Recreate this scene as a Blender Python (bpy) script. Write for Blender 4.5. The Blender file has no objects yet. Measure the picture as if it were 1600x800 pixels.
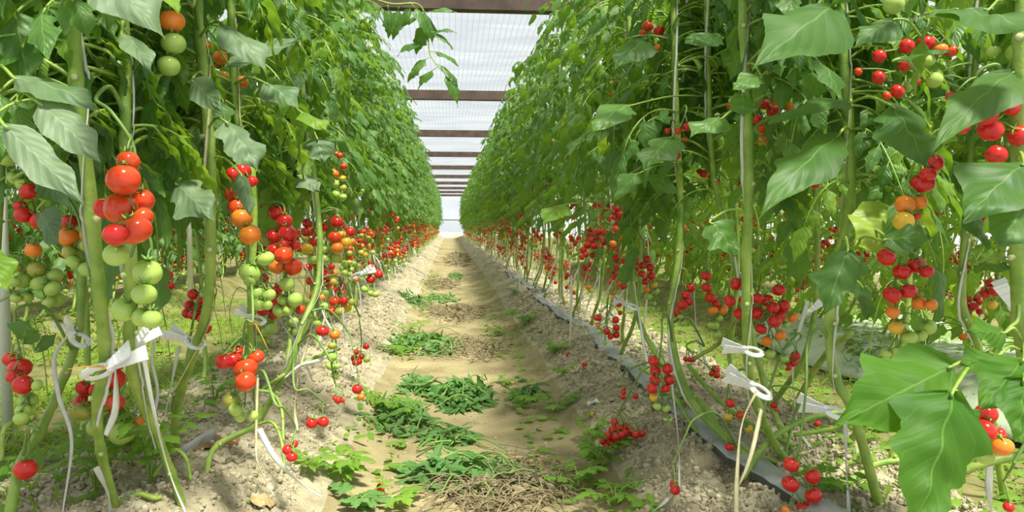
import bpy, math, random
import numpy as np
from mathutils import Vector, Matrix

# ---------------------------------------------------------------- camera, light, exposure
sc = bpy.context.scene
COL = sc.collection
F = 1160.0                                   # focal length in pixels of the 1600 px wide frame
CAM = np.array([0.0, 0.0, 0.70])
YAW = math.atan((800 - 703) / F)             # the aisle's vanishing point is left of centre
PITCH = math.atan((400 - 352) / F)
cd = bpy.data.cameras.new('camera')
cam = bpy.data.objects.new('camera', cd)
COL.objects.link(cam)
cd.sensor_fit = 'HORIZONTAL'
cd.sensor_width = 36.0
cd.lens = 36.0 * F / 1600.0
cd.clip_start, cd.clip_end = 0.05, 200
cam.location = CAM
cam.rotation_euler = (math.pi / 2 - PITCH, 0, -YAW)
sc.camera = cam

world = bpy.data.worlds.new('overcast_sky')
sc.world = world
world.use_nodes = True
bg = world.node_tree.nodes['Background']
bg.inputs['Color'].default_value = (0.90, 0.96, 1.0, 1)
bg.inputs['Strength'].default_value = 0.80

sl = bpy.data.lights.new('sun', 'SUN')
sl.energy = 11.5
sl.color = (1.0, 0.95, 0.80)
sl.angle = math.radians(9)
sun = bpy.data.objects.new('sun', sl)
COL.objects.link(sun)
SUN_DIR = Vector((0.22, -0.40, 0.95))         # towards the sun
sun.rotation_euler = SUN_DIR.to_track_quat('Z', 'Y').to_euler()
sun.location = (2, -2, 6)

sc.view_settings.view_transform = 'Standard'
sc.view_settings.look = 'None'
sc.view_settings.gamma = 1.0
sc.view_settings.use_curve_mapping = False
sc.view_settings.exposure = 0.30
sc.cycles.max_bounces = 10
sc.cycles.diffuse_bounces = 5
sc.cycles.transmission_bounces = 6
sc.cycles.transparent_max_bounces = 12

RNG = np.random.default_rng(11)
random.seed(11)
PI = math.pi
_R = np.array(cam.rotation_euler.to_matrix())


def at(px, py, d):
    """the point seen at pixel (px, py) that lies d metres down the aisle"""
    v = _R @ np.array([(px - 800) / F, -(py - 400) / F, -1.0])
    return CAM + v * (d / v[1])


def proj(p):
    v = _R.T @ (np.asarray(p, float) - CAM)
    return 800 + F * v[0] / -v[2], 400 - F * v[1] / -v[2]


def nrm(v):
    v = np.asarray(v, float)
    return v / max(np.linalg.norm(v), 1e-9)


# ---------------------------------------------------------------- materials
def mat(name):
    m = bpy.data.materials.new(name)
    m.use_nodes = True
    nt = m.node_tree
    return m, nt, nt.nodes, nt.links, nt.nodes['Principled BSDF']


def N(nodes, kind, **kw):
    n = nodes.new(kind)
    for k, v in kw.items():
        setattr(n, k, v)
    return n


def ramp(nodes, stops):
    r = nodes.new('ShaderNodeValToRGB')
    el = r.color_ramp.elements
    while len(el) > 1:
        el.remove(el[-1])
    el[0].position, el[0].color = stops[0][0], (*stops[0][1], 1)
    for p, c in stops[1:]:
        e = el.new(p)
        e.color = (*c, 1)
    return r


def math_node(nodes, links, op, a, b=None, clamp=False):
    n = nodes.new('ShaderNodeMath')
    n.operation = op
    n.use_clamp = clamp
    for i, x in enumerate((a, b)):
        if x is None:
            continue
        if isinstance(x, (int, float)):
            n.inputs[i].default_value = x
        else:
            links.new(x, n.inputs[i])
    return n.outputs[0]


def leaf_material(name, dark, light, trans, tw=0.38, rough=0.45, vein=(0.30, 0.42, 0.13), spec=0.4):
    m, nt, nodes, links, p = mat(name)
    tc = N(nodes, 'ShaderNodeTexCoord')
    info = N(nodes, 'ShaderNodeObjectInfo')
    no = N(nodes, 'ShaderNodeTexNoise')
    no.inputs['Scale'].default_value = 9.0
    no.inputs['Detail'].default_value = 3
    links.new(tc.outputs['Object'], no.inputs['Vector'])
    add = math_node(nodes, links, 'ADD', no.outputs['Fac'], math_node(nodes, links, 'MULTIPLY', info.outputs['Random'], 0.22))
    r = ramp(nodes, [(0.34, dark), (0.80, light)])
    links.new(add, r.inputs['Fac'])
    uv = N(nodes, 'ShaderNodeUVMap')
    sep = N(nodes, 'ShaderNodeSeparateXYZ')
    links.new(uv.outputs['UV'], sep.inputs[0])
    av = math_node(nodes, links, 'ABSOLUTE', math_node(nodes, links, 'SUBTRACT', sep.outputs['Y'], 0.5))
    mid = math_node(nodes, links, 'LESS_THAN', av, 0.014)
    t = math_node(nodes, links, 'SUBTRACT', math_node(nodes, links, 'MULTIPLY', sep.outputs['X'], 7.0), math_node(nodes, links, 'MULTIPLY', av, 3.2))
    fr = math_node(nodes, links, 'FRACT', t)
    dist = math_node(nodes, links, 'ABSOLUTE', math_node(nodes, links, 'SUBTRACT', fr, 0.5))
    lat = math_node(nodes, links, 'LESS_THAN', dist, 0.022)
    vm = math_node(nodes, links, 'ADD', mid, math_node(nodes, links, 'MULTIPLY', lat, 0.45), True)
    mx = N(nodes, 'ShaderNodeMix', data_type='RGBA')
    links.new(math_node(nodes, links, 'MULTIPLY', vm, 0.75), mx.inputs[0])
    links.new(r.outputs['Color'], mx.inputs[6])
    mx.inputs[7].default_value = (*vein, 1)
    links.new(mx.outputs[2], p.inputs['Base Color'])
    p.inputs['Roughness'].default_value = rough
    p.inputs['Specular IOR Level'].default_value = spec
    h = math_node(nodes, links, 'ADD', math_node(nodes, links, 'MULTIPLY', dist, 1.0), math_node(nodes, links, 'MULTIPLY', mid, -0.5))
    h2 = math_node(nodes, links, 'ADD', h, math_node(nodes, links, 'MULTIPLY', no.outputs['Fac'], 0.8))
    b = N(nodes, 'ShaderNodeBump')
    b.inputs['Strength'].default_value = 0.4
    b.inputs['Distance'].default_value = 0.004
    links.new(h2, b.inputs['Height'])
    links.new(b.outputs['Normal'], p.inputs['Normal'])
    tr = N(nodes, 'ShaderNodeBsdfTranslucent')
    mt = N(nodes, 'ShaderNodeMix', data_type='RGBA')
    links.new(no.outputs['Fac'], mt.inputs[0])
    mt.inputs[6].default_value = (*[c * 0.8 for c in trans], 1)
    mt.inputs[7].default_value = (*trans, 1)
    links.new(mt.outputs[2], tr.inputs['Color'])
    ms = N(nodes, 'ShaderNodeMixShader')
    ms.inputs[0].default_value = tw
    links.new(p.outputs[0], ms.inputs[1])
    links.new(tr.outputs[0], ms.inputs[2])
    links.new(ms.outputs[0], nodes['Material Output'].inputs['Surface'])
    return m


M = {}
M['leaf'] = leaf_material('tomato_leaf', (0.040, 0.130, 0.022), (0.112, 0.230, 0.055), (0.32, 0.58, 0.030), tw=0.38)
M['leaf_fresh_or_lit'] = leaf_material('fresh_or_lit_leaf', (0.100, 0.240, 0.020), (0.200, 0.360, 0.040), (0.46, 0.68, 0.04), tw=0.45)  # fresh growth; also carries painted backlight for the right back rows
M['leaf_broad'] = leaf_material('broad_leaf', (0.034, 0.108, 0.018), (0.082, 0.170, 0.044), (0.26, 0.50, 0.02), tw=0.33, rough=0.5, vein=(0.17, 0.28, 0.08), spec=0.35)
M['leaf_dusty'] = leaf_material('dusty_leaf', (0.070, 0.145, 0.050), (0.170, 0.240, 0.130), (0.22, 0.42, 0.04), tw=0.25, rough=0.5, vein=(0.25, 0.34, 0.16), spec=0.35)
M['leaf_backlit'] = leaf_material('backlit_leaf', (0.034, 0.125, 0.008), (0.070, 0.185, 0.018), (0.26, 0.52, 0.015), tw=0.36, rough=0.55, vein=(0.15, 0.28, 0.05), spec=0.3)  # broad leaf again, the green of shade and backlight put into its colour
M['leaf_yellow'] = leaf_material('yellowing_leaf', (0.22, 0.36, 0.04), (0.34, 0.46, 0.07), (0.55, 0.66, 0.07))
M['leaf_cut'] = leaf_material('cut_leaf', (0.060, 0.175, 0.035), (0.125, 0.280, 0.065), (0.25, 0.45, 0.06), tw=0.2, rough=0.55)
M['weed'] = leaf_material('weed_leaf', (0.110, 0.270, 0.025), (0.220, 0.400, 0.050), (0.42, 0.68, 0.05), spec=0.3)
M['grass'] = leaf_material('grass_blade', (0.120, 0.250, 0.020), (0.260, 0.390, 0.055), (0.50, 0.68, 0.06), vein=(0.3, 0.4, 0.1), spec=0.3)


def plain(name, c1, c2=None, rough=0.5, scale=30, bump=0.0, spec=0.5, trans=None, tw=0.0, bscale=None, dist=0.003):
    m, nt, nodes, links, p = mat(name)
    p.inputs['Roughness'].default_value = rough
    p.inputs['Specular IOR Level'].default_value = spec
    p.inputs['Base Color'].default_value = (*c1, 1)
    tc = N(nodes, 'ShaderNodeTexCoord')
    no = N(nodes, 'ShaderNodeTexNoise')
    no.inputs['Scale'].default_value = scale
    no.inputs['Detail'].default_value = 5
    links.new(tc.outputs['Object'], no.inputs['Vector'])
    if c2 is not None:
        r = ramp(nodes, [(0.32, c1), (0.68, c2)])
        links.new(no.outputs['Fac'], r.inputs['Fac'])
        links.new(r.outputs['Color'], p.inputs['Base Color'])
    if bump:
        nb = no
        if bscale:
            nb = N(nodes, 'ShaderNodeTexNoise')
            nb.inputs['Scale'].default_value = bscale
            nb.inputs['Detail'].default_value = 6
            links.new(tc.outputs['Object'], nb.inputs['Vector'])
        b = N(nodes, 'ShaderNodeBump')
        b.inputs['Strength'].default_value = bump
        b.inputs['Distance'].default_value = dist
        links.new(nb.outputs['Fac'], b.inputs['Height'])
        links.new(b.outputs['Normal'], p.inputs['Normal'])
    if trans is not None:
        tr = N(nodes, 'ShaderNodeBsdfTranslucent')
        tr.inputs['Color'].default_value = (*trans, 1)
        ms = N(nodes, 'ShaderNodeMixShader')
        ms.inputs[0].default_value = tw
        links.new(p.outputs[0], ms.inputs[1])
        links.new(tr.outputs[0], ms.inputs[2])
        links.new(ms.outputs[0], nodes['Material Output'].inputs['Surface'])
    return m


def fruit(name, c1, c2, shoulder):
    """skin colour with the paler or greener shoulder a tomato has around its calyx"""
    m, nt, nodes, links, p = mat(name)
    tc = N(nodes, 'ShaderNodeTexCoord')
    no = N(nodes, 'ShaderNodeTexNoise')
    no.inputs['Scale'].default_value = 40
    links.new(tc.outputs['Object'], no.inputs['Vector'])
    r = ramp(nodes, [(0.3, c1), (0.7, c2)])
    links.new(no.outputs['Fac'], r.inputs['Fac'])
    uv = N(nodes, 'ShaderNodeUVMap')
    sep = N(nodes, 'ShaderNodeSeparateXYZ')
    links.new(uv.outputs['UV'], sep.inputs[0])
    rr = ramp(nodes, [(0.62, (0, 0, 0)), (0.92, (1, 1, 1))])
    links.new(sep.outputs['Y'], rr.inputs['Fac'])
    mx = N(nodes, 'ShaderNodeMix', data_type='RGBA')
    links.new(rr.outputs['Color'], mx.inputs[0])
    links.new(r.outputs['Color'], mx.inputs[6])
    mx.inputs[7].default_value = (*shoulder, 1)
    links.new(mx.outputs[2], p.inputs['Base Color'])
    p.inputs['Roughness'].default_value = 0.2
    p.inputs['Specular IOR Level'].default_value = 0.5
    p.inputs['Subsurface Weight'].default_value = 0.0
    return m


FRUIT = {
    'R': fruit('red_tomato_skin', (0.56, 0.014, 0.012), (0.68, 0.026, 0.020), (0.58, 0.034, 0.014)),
    'S': fruit('scarlet_tomato_skin', (0.66, 0.045, 0.010), (0.74, 0.070, 0.014), (0.66, 0.085, 0.014)),
    'O': fruit('orange_tomato_skin', (0.82, 0.20, 0.020), (0.86, 0.26, 0.025), (0.74, 0.26, 0.03)),
    'Y': fruit('yellow_tomato_skin', (0.76, 0.42, 0.030), (0.72, 0.48, 0.050), (0.58, 0.46, 0.06)),
    'V': fruit('olive_tomato_skin', (0.44, 0.40, 0.060), (0.36, 0.38, 0.060), (0.22, 0.32, 0.05)),
    'G': fruit('green_tomato_skin', (0.36, 0.52, 0.085), (0.45, 0.60, 0.14), (0.24, 0.43, 0.05)),
}
M['stem'] = plain('tomato_stem', (0.15, 0.28, 0.030), (0.33, 0.45, 0.085), 0.45, 22, 0.5, bscale=120, dist=0.003)
M['stem_dark'] = plain('vine_stalk', (0.12, 0.23, 0.040), (0.22, 0.34, 0.075), 0.55, 18)
M['scar'] = plain('leaf_scar', (0.52, 0.50, 0.25), (0.60, 0.58, 0.36), 0.7, 60)
M['calyx'] = plain('calyx', (0.15, 0.30, 0.05), (0.26, 0.40, 0.10), 0.55, 60)
M['twine'] = plain('white_twine', (0.80, 0.80, 0.74), (0.92, 0.92, 0.88), 0.5, 60, trans=(0.9, 0.9, 0.84), tw=0.4)
M['straw_twine'] = plain('straw_twine', (0.58, 0.50, 0.28), (0.76, 0.70, 0.46), 0.6, 60)
M['clip'] = plain('white_clip_plastic', (0.74, 0.75, 0.74), (0.86, 0.87, 0.86), 0.38, 40)
M['soil'] = plain('crumbly_bed_soil', (0.28, 0.24, 0.150), (0.50, 0.445, 0.305), 0.95, 16, 0.9, 0.1, bscale=110, dist=0.008)
M['path'] = plain('trodden_path_soil', (0.23, 0.19, 0.095), (0.40, 0.335, 0.185), 0.95, 5, 0.6, 0.1, bscale=70, dist=0.006)
M['aisle'] = plain('aisle_soil', (0.12, 0.125, 0.035), (0.27, 0.245, 0.11), 0.95, 6, 0.6, 0.1, bscale=70, dist=0.006)
M['clod'] = plain('soil_clod', (0.34, 0.295, 0.195), (0.57, 0.51, 0.365), 0.95, 40, 0.6, 0.1, bscale=200)
M['wet'] = plain('damp_soil', (0.17, 0.10, 0.045), (0.25, 0.16, 0.075), 0.95, 30, 0.6, 0.1)
M['dry'] = plain('dried_leaf', (0.30, 0.21, 0.09), (0.44, 0.33, 0.16), 0.9, 40, 0.3)
M['drygrey'] = plain('rotted_haulm', (0.16, 0.13, 0.075), (0.34, 0.28, 0.15), 0.95, 30, 0.3)
M['wood'] = plain('dark_beam_wood', (0.060, 0.035, 0.026), (0.12, 0.075, 0.058), 0.7, 7, 0.4, bscale=50)
M['film_grey'] = plain('grey_mulch_film', (0.27, 0.28, 0.275), (0.40, 0.41, 0.40), 0.35, 9, 0.5, bscale=25, dist=0.01)
M['film_dark'] = plain('black_film_edge', (0.03, 0.03, 0.03), (0.06, 0.06, 0.06), 0.5, 20)
M['sheet'] = plain('pale_ground_sheet', (0.36, 0.43, 0.29), (0.50, 0.56, 0.41), 0.5, 8, 0.4, bscale=18, dist=0.02)
M['post'] = plain('white_post_paint', (0.80, 0.80, 0.74), (0.88, 0.88, 0.83), 0.5, 12)
M['tie'] = plain('yellow_tie_plastic', (0.75, 0.42, 0.05), (0.82, 0.52, 0.10), 0.45, 40)
M['wire'] = plain('steel_wire', (0.35, 0.36, 0.36), (0.5, 0.5, 0.5), 0.4, 40)


def film_material(name, clear, threads, col=(0.46, 0.48, 0.50), tint=(0.72, 0.74, 0.76)):
    """greenhouse film: part clear, part milky; reinforcing threads run along the house"""
    m, nt, nodes, links, p = mat(name)
    tc = N(nodes, 'ShaderNodeTexCoord')
    sep = N(nodes, 'ShaderNodeSeparateXYZ')
    links.new(tc.outputs['Object'], sep.inputs[0])
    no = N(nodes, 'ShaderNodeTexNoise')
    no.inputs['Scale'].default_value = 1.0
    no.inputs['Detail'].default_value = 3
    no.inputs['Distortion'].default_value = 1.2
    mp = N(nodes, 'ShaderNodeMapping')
    mp.inputs['Scale'].default_value = (0.9, 2.6, 0.9)  # stretched noise puts the light and dark of folds into the opacity
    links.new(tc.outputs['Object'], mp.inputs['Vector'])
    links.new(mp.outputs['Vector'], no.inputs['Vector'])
    fr = math_node(nodes, links, 'FRACT', math_node(nodes, links, 'MULTIPLY', sep.outputs['X'], threads))
    th = math_node(nodes, links, 'LESS_THAN', fr, 0.12 if threads else -1.0)
    tp = N(nodes, 'ShaderNodeBsdfTransparent')
    tp.inputs['Color'].default_value = (*tint, 1)
    tl = N(nodes, 'ShaderNodeBsdfTranslucent')
    mc = N(nodes, 'ShaderNodeMix', data_type='RGBA')
    links.new(th, mc.inputs[0])
    mc.inputs[6].default_value = (*col, 1)
    mc.inputs[7].default_value = (0.16, 0.20, 0.25, 1)
    links.new(mc.outputs[2], tl.inputs['Color'])
    df = N(nodes, 'ShaderNodeBsdfDiffuse')
    links.new(mc.outputs[2], df.inputs['Color'])
    a = N(nodes, 'ShaderNodeMixShader')
    a.inputs[0].default_value = 0.35
    links.new(tl.outputs[0], a.inputs[1])
    links.new(df.outputs[0], a.inputs[2])
    b = N(nodes, 'ShaderNodeMixShader')
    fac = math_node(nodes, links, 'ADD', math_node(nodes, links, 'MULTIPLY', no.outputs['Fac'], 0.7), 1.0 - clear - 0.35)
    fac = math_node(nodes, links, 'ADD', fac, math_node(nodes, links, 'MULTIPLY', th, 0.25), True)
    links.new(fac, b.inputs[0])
    links.new(tp.outputs[0], b.inputs[1])
    links.new(a.outputs[0], b.inputs[2])
    links.new(b.outputs[0], nodes['Material Output'].inputs['Surface'])
    nodes.remove(p)
    return m


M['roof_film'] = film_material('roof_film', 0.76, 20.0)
M['wall_film'] = film_material('wall_film', 0.55, 0.0, (0.88, 0.9, 0.92), (0.97, 0.98, 1.0))


# ---------------------------------------------------------------- geometry: arrays of quads
class G:
    """vertices, quads, a material slot per quad and a uv per vertex"""

    def __init__(s):
        s.V, s.Q, s.S, s.U, s.n = [], [], [], [], 0

    def add(s, V, Q, slot=0, U=None):
        V = np.asarray(V, float)
        Q = np.asarray(Q, int)
        s.V.append(V)
        s.Q.append(Q + s.n)
        s.S.append(np.full(len(Q), slot) if np.isscalar(slot) else np.asarray(slot))
        s.U.append(np.zeros((len(V), 2)) if U is None else np.asarray(U, float))
        s.n += len(V)
        return s

    def arrays(s):
        if not s.V:
            return np.zeros((0, 3)), np.zeros((0, 4), int), np.zeros(0, int), np.zeros((0, 2))
        return np.concatenate(s.V), np.concatenate(s.Q), np.concatenate(s.S), np.concatenate(s.U)

    def put(s, other, mtx=None, loc=(0, 0, 0), slot_shift=0):
        V, Q, S, U = other if isinstance(other, tuple) else other.arrays()
        if mtx is not None:
            V = V @ np.asarray(mtx).T
        return s.add(V + np.asarray(loc), Q, S + slot_shift, U)


def mesh_of(name, g, mats, smooth=True, shift=(0, 0, 0)):
    V, Q, S, U = g if isinstance(g, tuple) else g.arrays()
    me = bpy.data.meshes.new(name)
    V = V - np.asarray(shift)
    nq = len(Q)
    me.vertices.add(len(V))
    me.vertices.foreach_set('co', V.astype(np.float32).ravel())
    me.loops.add(nq * 4)
    me.loops.foreach_set('vertex_index', Q.astype(np.int32).ravel())
    me.polygons.add(nq)
    me.polygons.foreach_set('loop_start', np.arange(0, nq * 4, 4, dtype=np.int32))
    me.polygons.foreach_set('material_index', S.astype(np.int32))
    me.polygons.foreach_set('use_smooth', np.full(nq, smooth, dtype=bool))
    uv = me.uv_layers.new(name='UVMap')
    uv.data.foreach_set('uv', U[Q.ravel()].astype(np.float32).ravel())
    for m in (mats if isinstance(mats, (list, tuple)) else [mats]):
        me.materials.append(m)
    me.update(calc_edges=True)
    return me


def link(name, me, parent=None, loc=None):
    o = bpy.data.objects.new(name, me)
    COL.objects.link(o)
    if parent is not None:
        o.parent = parent
    if loc is not None:
        o.location = loc
    return o


def obj(name, g, mats, parent=None, smooth=True, shift=(0, 0, 0)):
    return link(name, mesh_of(name, g, mats, smooth, shift), parent)


def tag(o, label=None, cat=None, group=None, kind=None):
    for k, v in (('label', label), ('category', cat), ('group', group), ('kind', kind)):
        if v:
            o[k] = v
    return o


def empty(name, loc, rz=0.0, scale=1.0):
    o = bpy.data.objects.new(name, None)
    COL.objects.link(o)
    o.location = loc
    o.rotation_euler = (0, 0, rz)
    o.scale = (scale,) * 3
    o.empty_display_size = 0.05
    return o


def spline(P, n):
    """Catmull-Rom through P (k x c), n points in all"""
    P = np.asarray(P, float)
    k = len(P)
    if k == 2:
        t = np.linspace(0, 1, n)[:, None]
        return P[0] * (1 - t) + P[1] * t
    E = np.vstack([2 * P[0] - P[1], P, 2 * P[-1] - P[-2]])
    t = np.linspace(0, k - 1 - 1e-9, n)
    i = t.astype(int)
    f = (t - i)[:, None]
    a, b, c, d = E[i], E[i + 1], E[i + 2], E[i + 3]
    return 0.5 * (2 * b + (c - a) * f + (2 * a - 5 * b + 4 * c - d) * f**2 + (3 * b - a - 3 * c + d) * f**3)


def frames(P):
    T = np.gradient(P, axis=0)
    T /= np.maximum(np.linalg.norm(T, axis=1), 1e-9)[:, None]
    ref = np.array([0.31, -0.9, 0.2]) if abs(T[0] @ nrm([0.31, -0.9, 0.2])) < 0.9 else np.array([1.0, 0, 0])
    A = np.zeros_like(P)
    a = nrm(ref - T[0] * (ref @ T[0]))
    for i in range(len(P)):
        a = nrm(a - T[i] * (a @ T[i]))
        A[i] = a
    return T, A, np.cross(T, A)


def tube(g, P, r, sides=6, slot=0, flat=1.0, cap=True):
    P = np.asarray(P, float)
    r = np.broadcast_to(np.asarray(r, float), (len(P),)).copy()
    T, A, B = frames(P)
    if cap:
        P = np.vstack([P[0], P, P[-1]])
        r = np.concatenate([[1e-5], r, [1e-5]])
        A = np.vstack([A[0], A, A[-1]])
        B = np.vstack([B[0], B, B[-1]])
    th = np.linspace(0, 2 * PI, sides, endpoint=False)
    V = P[:, None] + r[:, None, None] * (np.cos(th)[None, :, None] * A[:, None] + flat * np.sin(th)[None, :, None] * B[:, None])
    n = len(P)
    i, j = np.meshgrid(np.arange(n - 1), np.arange(sides), indexing='ij')
    a = i * sides + j
    b = i * sides + (j + 1) % sides
    Q = np.stack([a, b, b + sides, a + sides], -1).reshape(-1, 4)
    U = np.stack(np.broadcast_arrays(np.linspace(0, 1, n)[:, None], np.linspace(0, 1, sides)[None]), -1).reshape(-1, 2)
    g.add(V.reshape(-1, 3), Q, slot, U)
    return g


def box(g, lo, hi, slot=0):
    (x0, y0, z0), (x1, y1, z1) = lo, hi
    V = [(x0, y0, z0), (x1, y0, z0), (x1, y1, z0), (x0, y1, z0), (x0, y0, z1), (x1, y0, z1), (x1, y1, z1), (x0, y1, z1)]
    Q = [(0, 3, 2, 1), (4, 5, 6, 7), (0, 1, 5, 4), (1, 2, 6, 5), (2, 3, 7, 6), (3, 0, 4, 7)]
    return g.add(V, Q, slot)


def ribbon(g, P, w, slot=0, twist=0.0, ph=0.0):
    """a flat strip of width w along P, a little folded so that it has thickness"""
    P = np.asarray(P, float)
    T, A, B = frames(P)
    n = len(P)
    a = ph + twist * np.linspace(0, 1, n)
    side = np.cos(a)[:, None] * A + np.sin(a)[:, None] * B
    nor = np.cross(T, side)
    prof = [(-1, 0.0), (-0.4, 0.25), (0.3, -0.1), (1, 0.15), (0.3, -0.3), (-0.4, 0.02)]
    V = np.stack([P + side * (w / 2 * u) + nor * (w / 2 * v) for u, v in prof], 1).reshape(-1, 3)
    k = len(prof)
    i, j = np.meshgrid(np.arange(n - 1), np.arange(k), indexing='ij')
    q = np.stack([i * k + j, i * k + (j + 1) % k, (i + 1) * k + (j + 1) % k, (i + 1) * k + j], -1).reshape(-1, 4)
    return g.add(V, q, slot)


# ---------------------------------------------------------------- leaves
OVATE = [(0, 0.05), (0.08, 0.55), (0.2, 0.9), (0.33, 1.0), (0.5, 0.85), (0.68, 0.58), (0.84, 0.28), (0.94, 0.1), (1, 0.0)]
LOBED = [(0, 0.06), (0.06, 0.5), (0.13, 0.84), (0.2, 0.92), (0.27, 0.74), (0.33, 0.78), (0.42, 1.0), (0.5, 0.92), (0.57, 0.68), (0.65, 0.62), (0.73, 0.5), (0.82, 0.28), (0.91, 0.13), (1, 0.0)]


def leaflet(g, base, direc, normal, L, W, curl=0.5, fold=0.25, nu=8, nv=2, prof=OVATE, ser=0.10, wave=0.12, rng=RNG, slot=0, sweep=0.30, irr=0.0):
    d = nrm(direc)
    n = np.asarray(normal, float)
    n = nrm(n - d * (n @ d))
    s = np.cross(n, d)
    u = np.linspace(0, 1, nu + 1)
    th = curl * u
    step = (np.cos(th)[:, None] * d - np.sin(th)[:, None] * n) * (L / nu)
    c = np.asarray(base, float) + np.vstack([np.zeros(3), np.cumsum(step[:-1], axis=0)])
    ln = np.cos(th)[:, None] * n + np.sin(th)[:, None] * d
    pu, pw = zip(*prof)
    w = np.interp(u, pu, pw) * W / 2 + 0.0004
    w = w * (1 + ser * np.where(np.arange(nu + 1) % 2 == 0, -1, 1))
    v = np.linspace(-1, 1, 2 * nv + 1)
    ph = rng.uniform(0, 6.3)
    ph2 = rng.uniform(0, 6.3)
    uu, vv = np.meshgrid(u, v, indexing='ij')
    ww = w[:, None]
    asym = 1 + 0.12 * np.sin(9 * uu + ph) * np.sign(vv) * (np.abs(vv) > 0.6)
    if irr:
        sd = np.where(vv > 0, ph, ph2)
        asym = asym * (1 + irr * np.abs(vv) * (np.sin(11 * uu + sd) + 0.5 * np.sin(19 * uu + 2 * sd)))
    off_s = vv * ww * asym
    off_n = -fold * np.abs(vv) * ww + wave * W * 0.5 * np.sin(uu * 8 + vv * 2.2 + ph) * np.abs(vv) + 0.03 * W * np.sin(uu * 21 + ph * 2) * (1 - np.abs(vv))
    off_d = sweep * np.abs(vv) * ww * np.clip(uu * 3, -0.2, 1)
    V = c[:, None] + off_s[..., None] * s + off_n[..., None] * ln[:, None] + off_d[..., None] * d
    k = 2 * nv + 1
    i, j = np.meshgrid(np.arange(nu), np.arange(k - 1), indexing='ij')
    a = i * k + j
    Q = np.stack([a, a + k, a + k + 1, a + 1], -1).reshape(-1, 4)
    return g.add(V.reshape(-1, 3), Q, slot, np.stack([uu, vv * 0.5 + 0.5], -1).reshape(-1, 2))


def compound_leaf(rng, L=0.30, size=1.0, nu=8, nv=2, droop=1.0, pairs=3, wid=(0.38, 0.53)):
    """a tomato leaf: a stalk that leaves the origin along +X and carries opposite leaflets and one at its end"""
    g = G()
    t = np.linspace(0, 1, 12)
    rise = rng.uniform(0.15, 0.5)
    P = np.stack([t * L * (1 - 0.15 * t), 0.02 * np.sin(t * 3 + rng.uniform(0, 6)) * t, L * (rise * t - (0.45 + 0.4 * droop) * t**2.0)], 1)
    tube(g, P, np.linspace(0.0038, 0.0016, 12), 5, 1)
    T = np.gradient(P, axis=0)
    up = np.array([0, 0, 1.0])
    for k in range(pairs):
        f = 0.34 + 0.5 * k / max(pairs - 1, 1) * rng.uniform(0.92, 1.06)
        i = min(int(f * 11), 11)
        for sgn in (-1, 1):
            d = nrm(T[i]) * 0.75 + np.array([0, sgn * 0.8, 0]) + up * rng.uniform(-1.1, -0.1)
            d = nrm(d)
            ln = L * size * rng.uniform(0.26, 0.38) * (1.05 - 0.2 * abs(k - 1))
            b = P[i] + d * 0.012
            tube(g, np.array([P[i], b + d * 0.008]), 0.0014, 4, 1, cap=False)
            n = up * 0.8 + np.array([0.5, sgn * 0.3, 0]) + rng.normal(0, 0.28, 3)
            leaflet(g, b, d, n, ln, ln * rng.uniform(*wid), rng.uniform(0.5, 1.5), rng.uniform(0.15, 0.5), nu, nv, LOBED if nu > 10 and rng.random() < 0.4 else OVATE, ser=0.06 if nu < 10 else 0.025, rng=rng, wave=rng.uniform(0.08, 0.2), irr=0.12)
            if rng.random() < 0.5:
                q = min(i + 1, 11)
                d2 = nrm(np.array([0.3, sgn, rng.uniform(-0.4, 0.2)]))
                leaflet(g, P[q], d2, n, ln * 0.34, ln * 0.22, 0.5, 0.2, max(nu // 2, 4), 1, rng=rng)
    d = nrm(nrm(T[-1]) + rng.normal(0, 0.15, 3))
    ln = L * size * rng.uniform(0.36, 0.46)
    leaflet(g, P[-1], d, up + 0.7 * np.array([1, 0, 0]) + rng.normal(0, 0.2, 3), ln, ln * rng.uniform(0.5, 0.62), rng.uniform(0.3, 1.0), 0.25, nu + 2, nv, LOBED, ser=0.06 if nu < 10 else 0.025, rng=rng, irr=0.1)
    return g.arrays()


def rot(axis, a):
    return np.array(Matrix.Rotation(a, 3, axis))


LEAF_LO = [compound_leaf(np.random.default_rng(100 + i), 0.28, 1.0, 8, 2, droop=0.4 + 0.25 * (i % 4)) for i in range(8)]
LEAF_HI = [compound_leaf(np.random.default_rng(200 + i), 0.27, 1.0, 14, 3, droop=0.3 + 0.25 * (i % 4)) for i in range(8)]
LEAF_HI_MESH = [mesh_of('leaf', a, [M['leaf'], M['stem']]) for a in LEAF_HI]
LEAF_FRESH_MESH = [mesh_of('leaf', a, [M['leaf_fresh_or_lit'], M['stem']]) for a in LEAF_HI[:4]]


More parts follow.
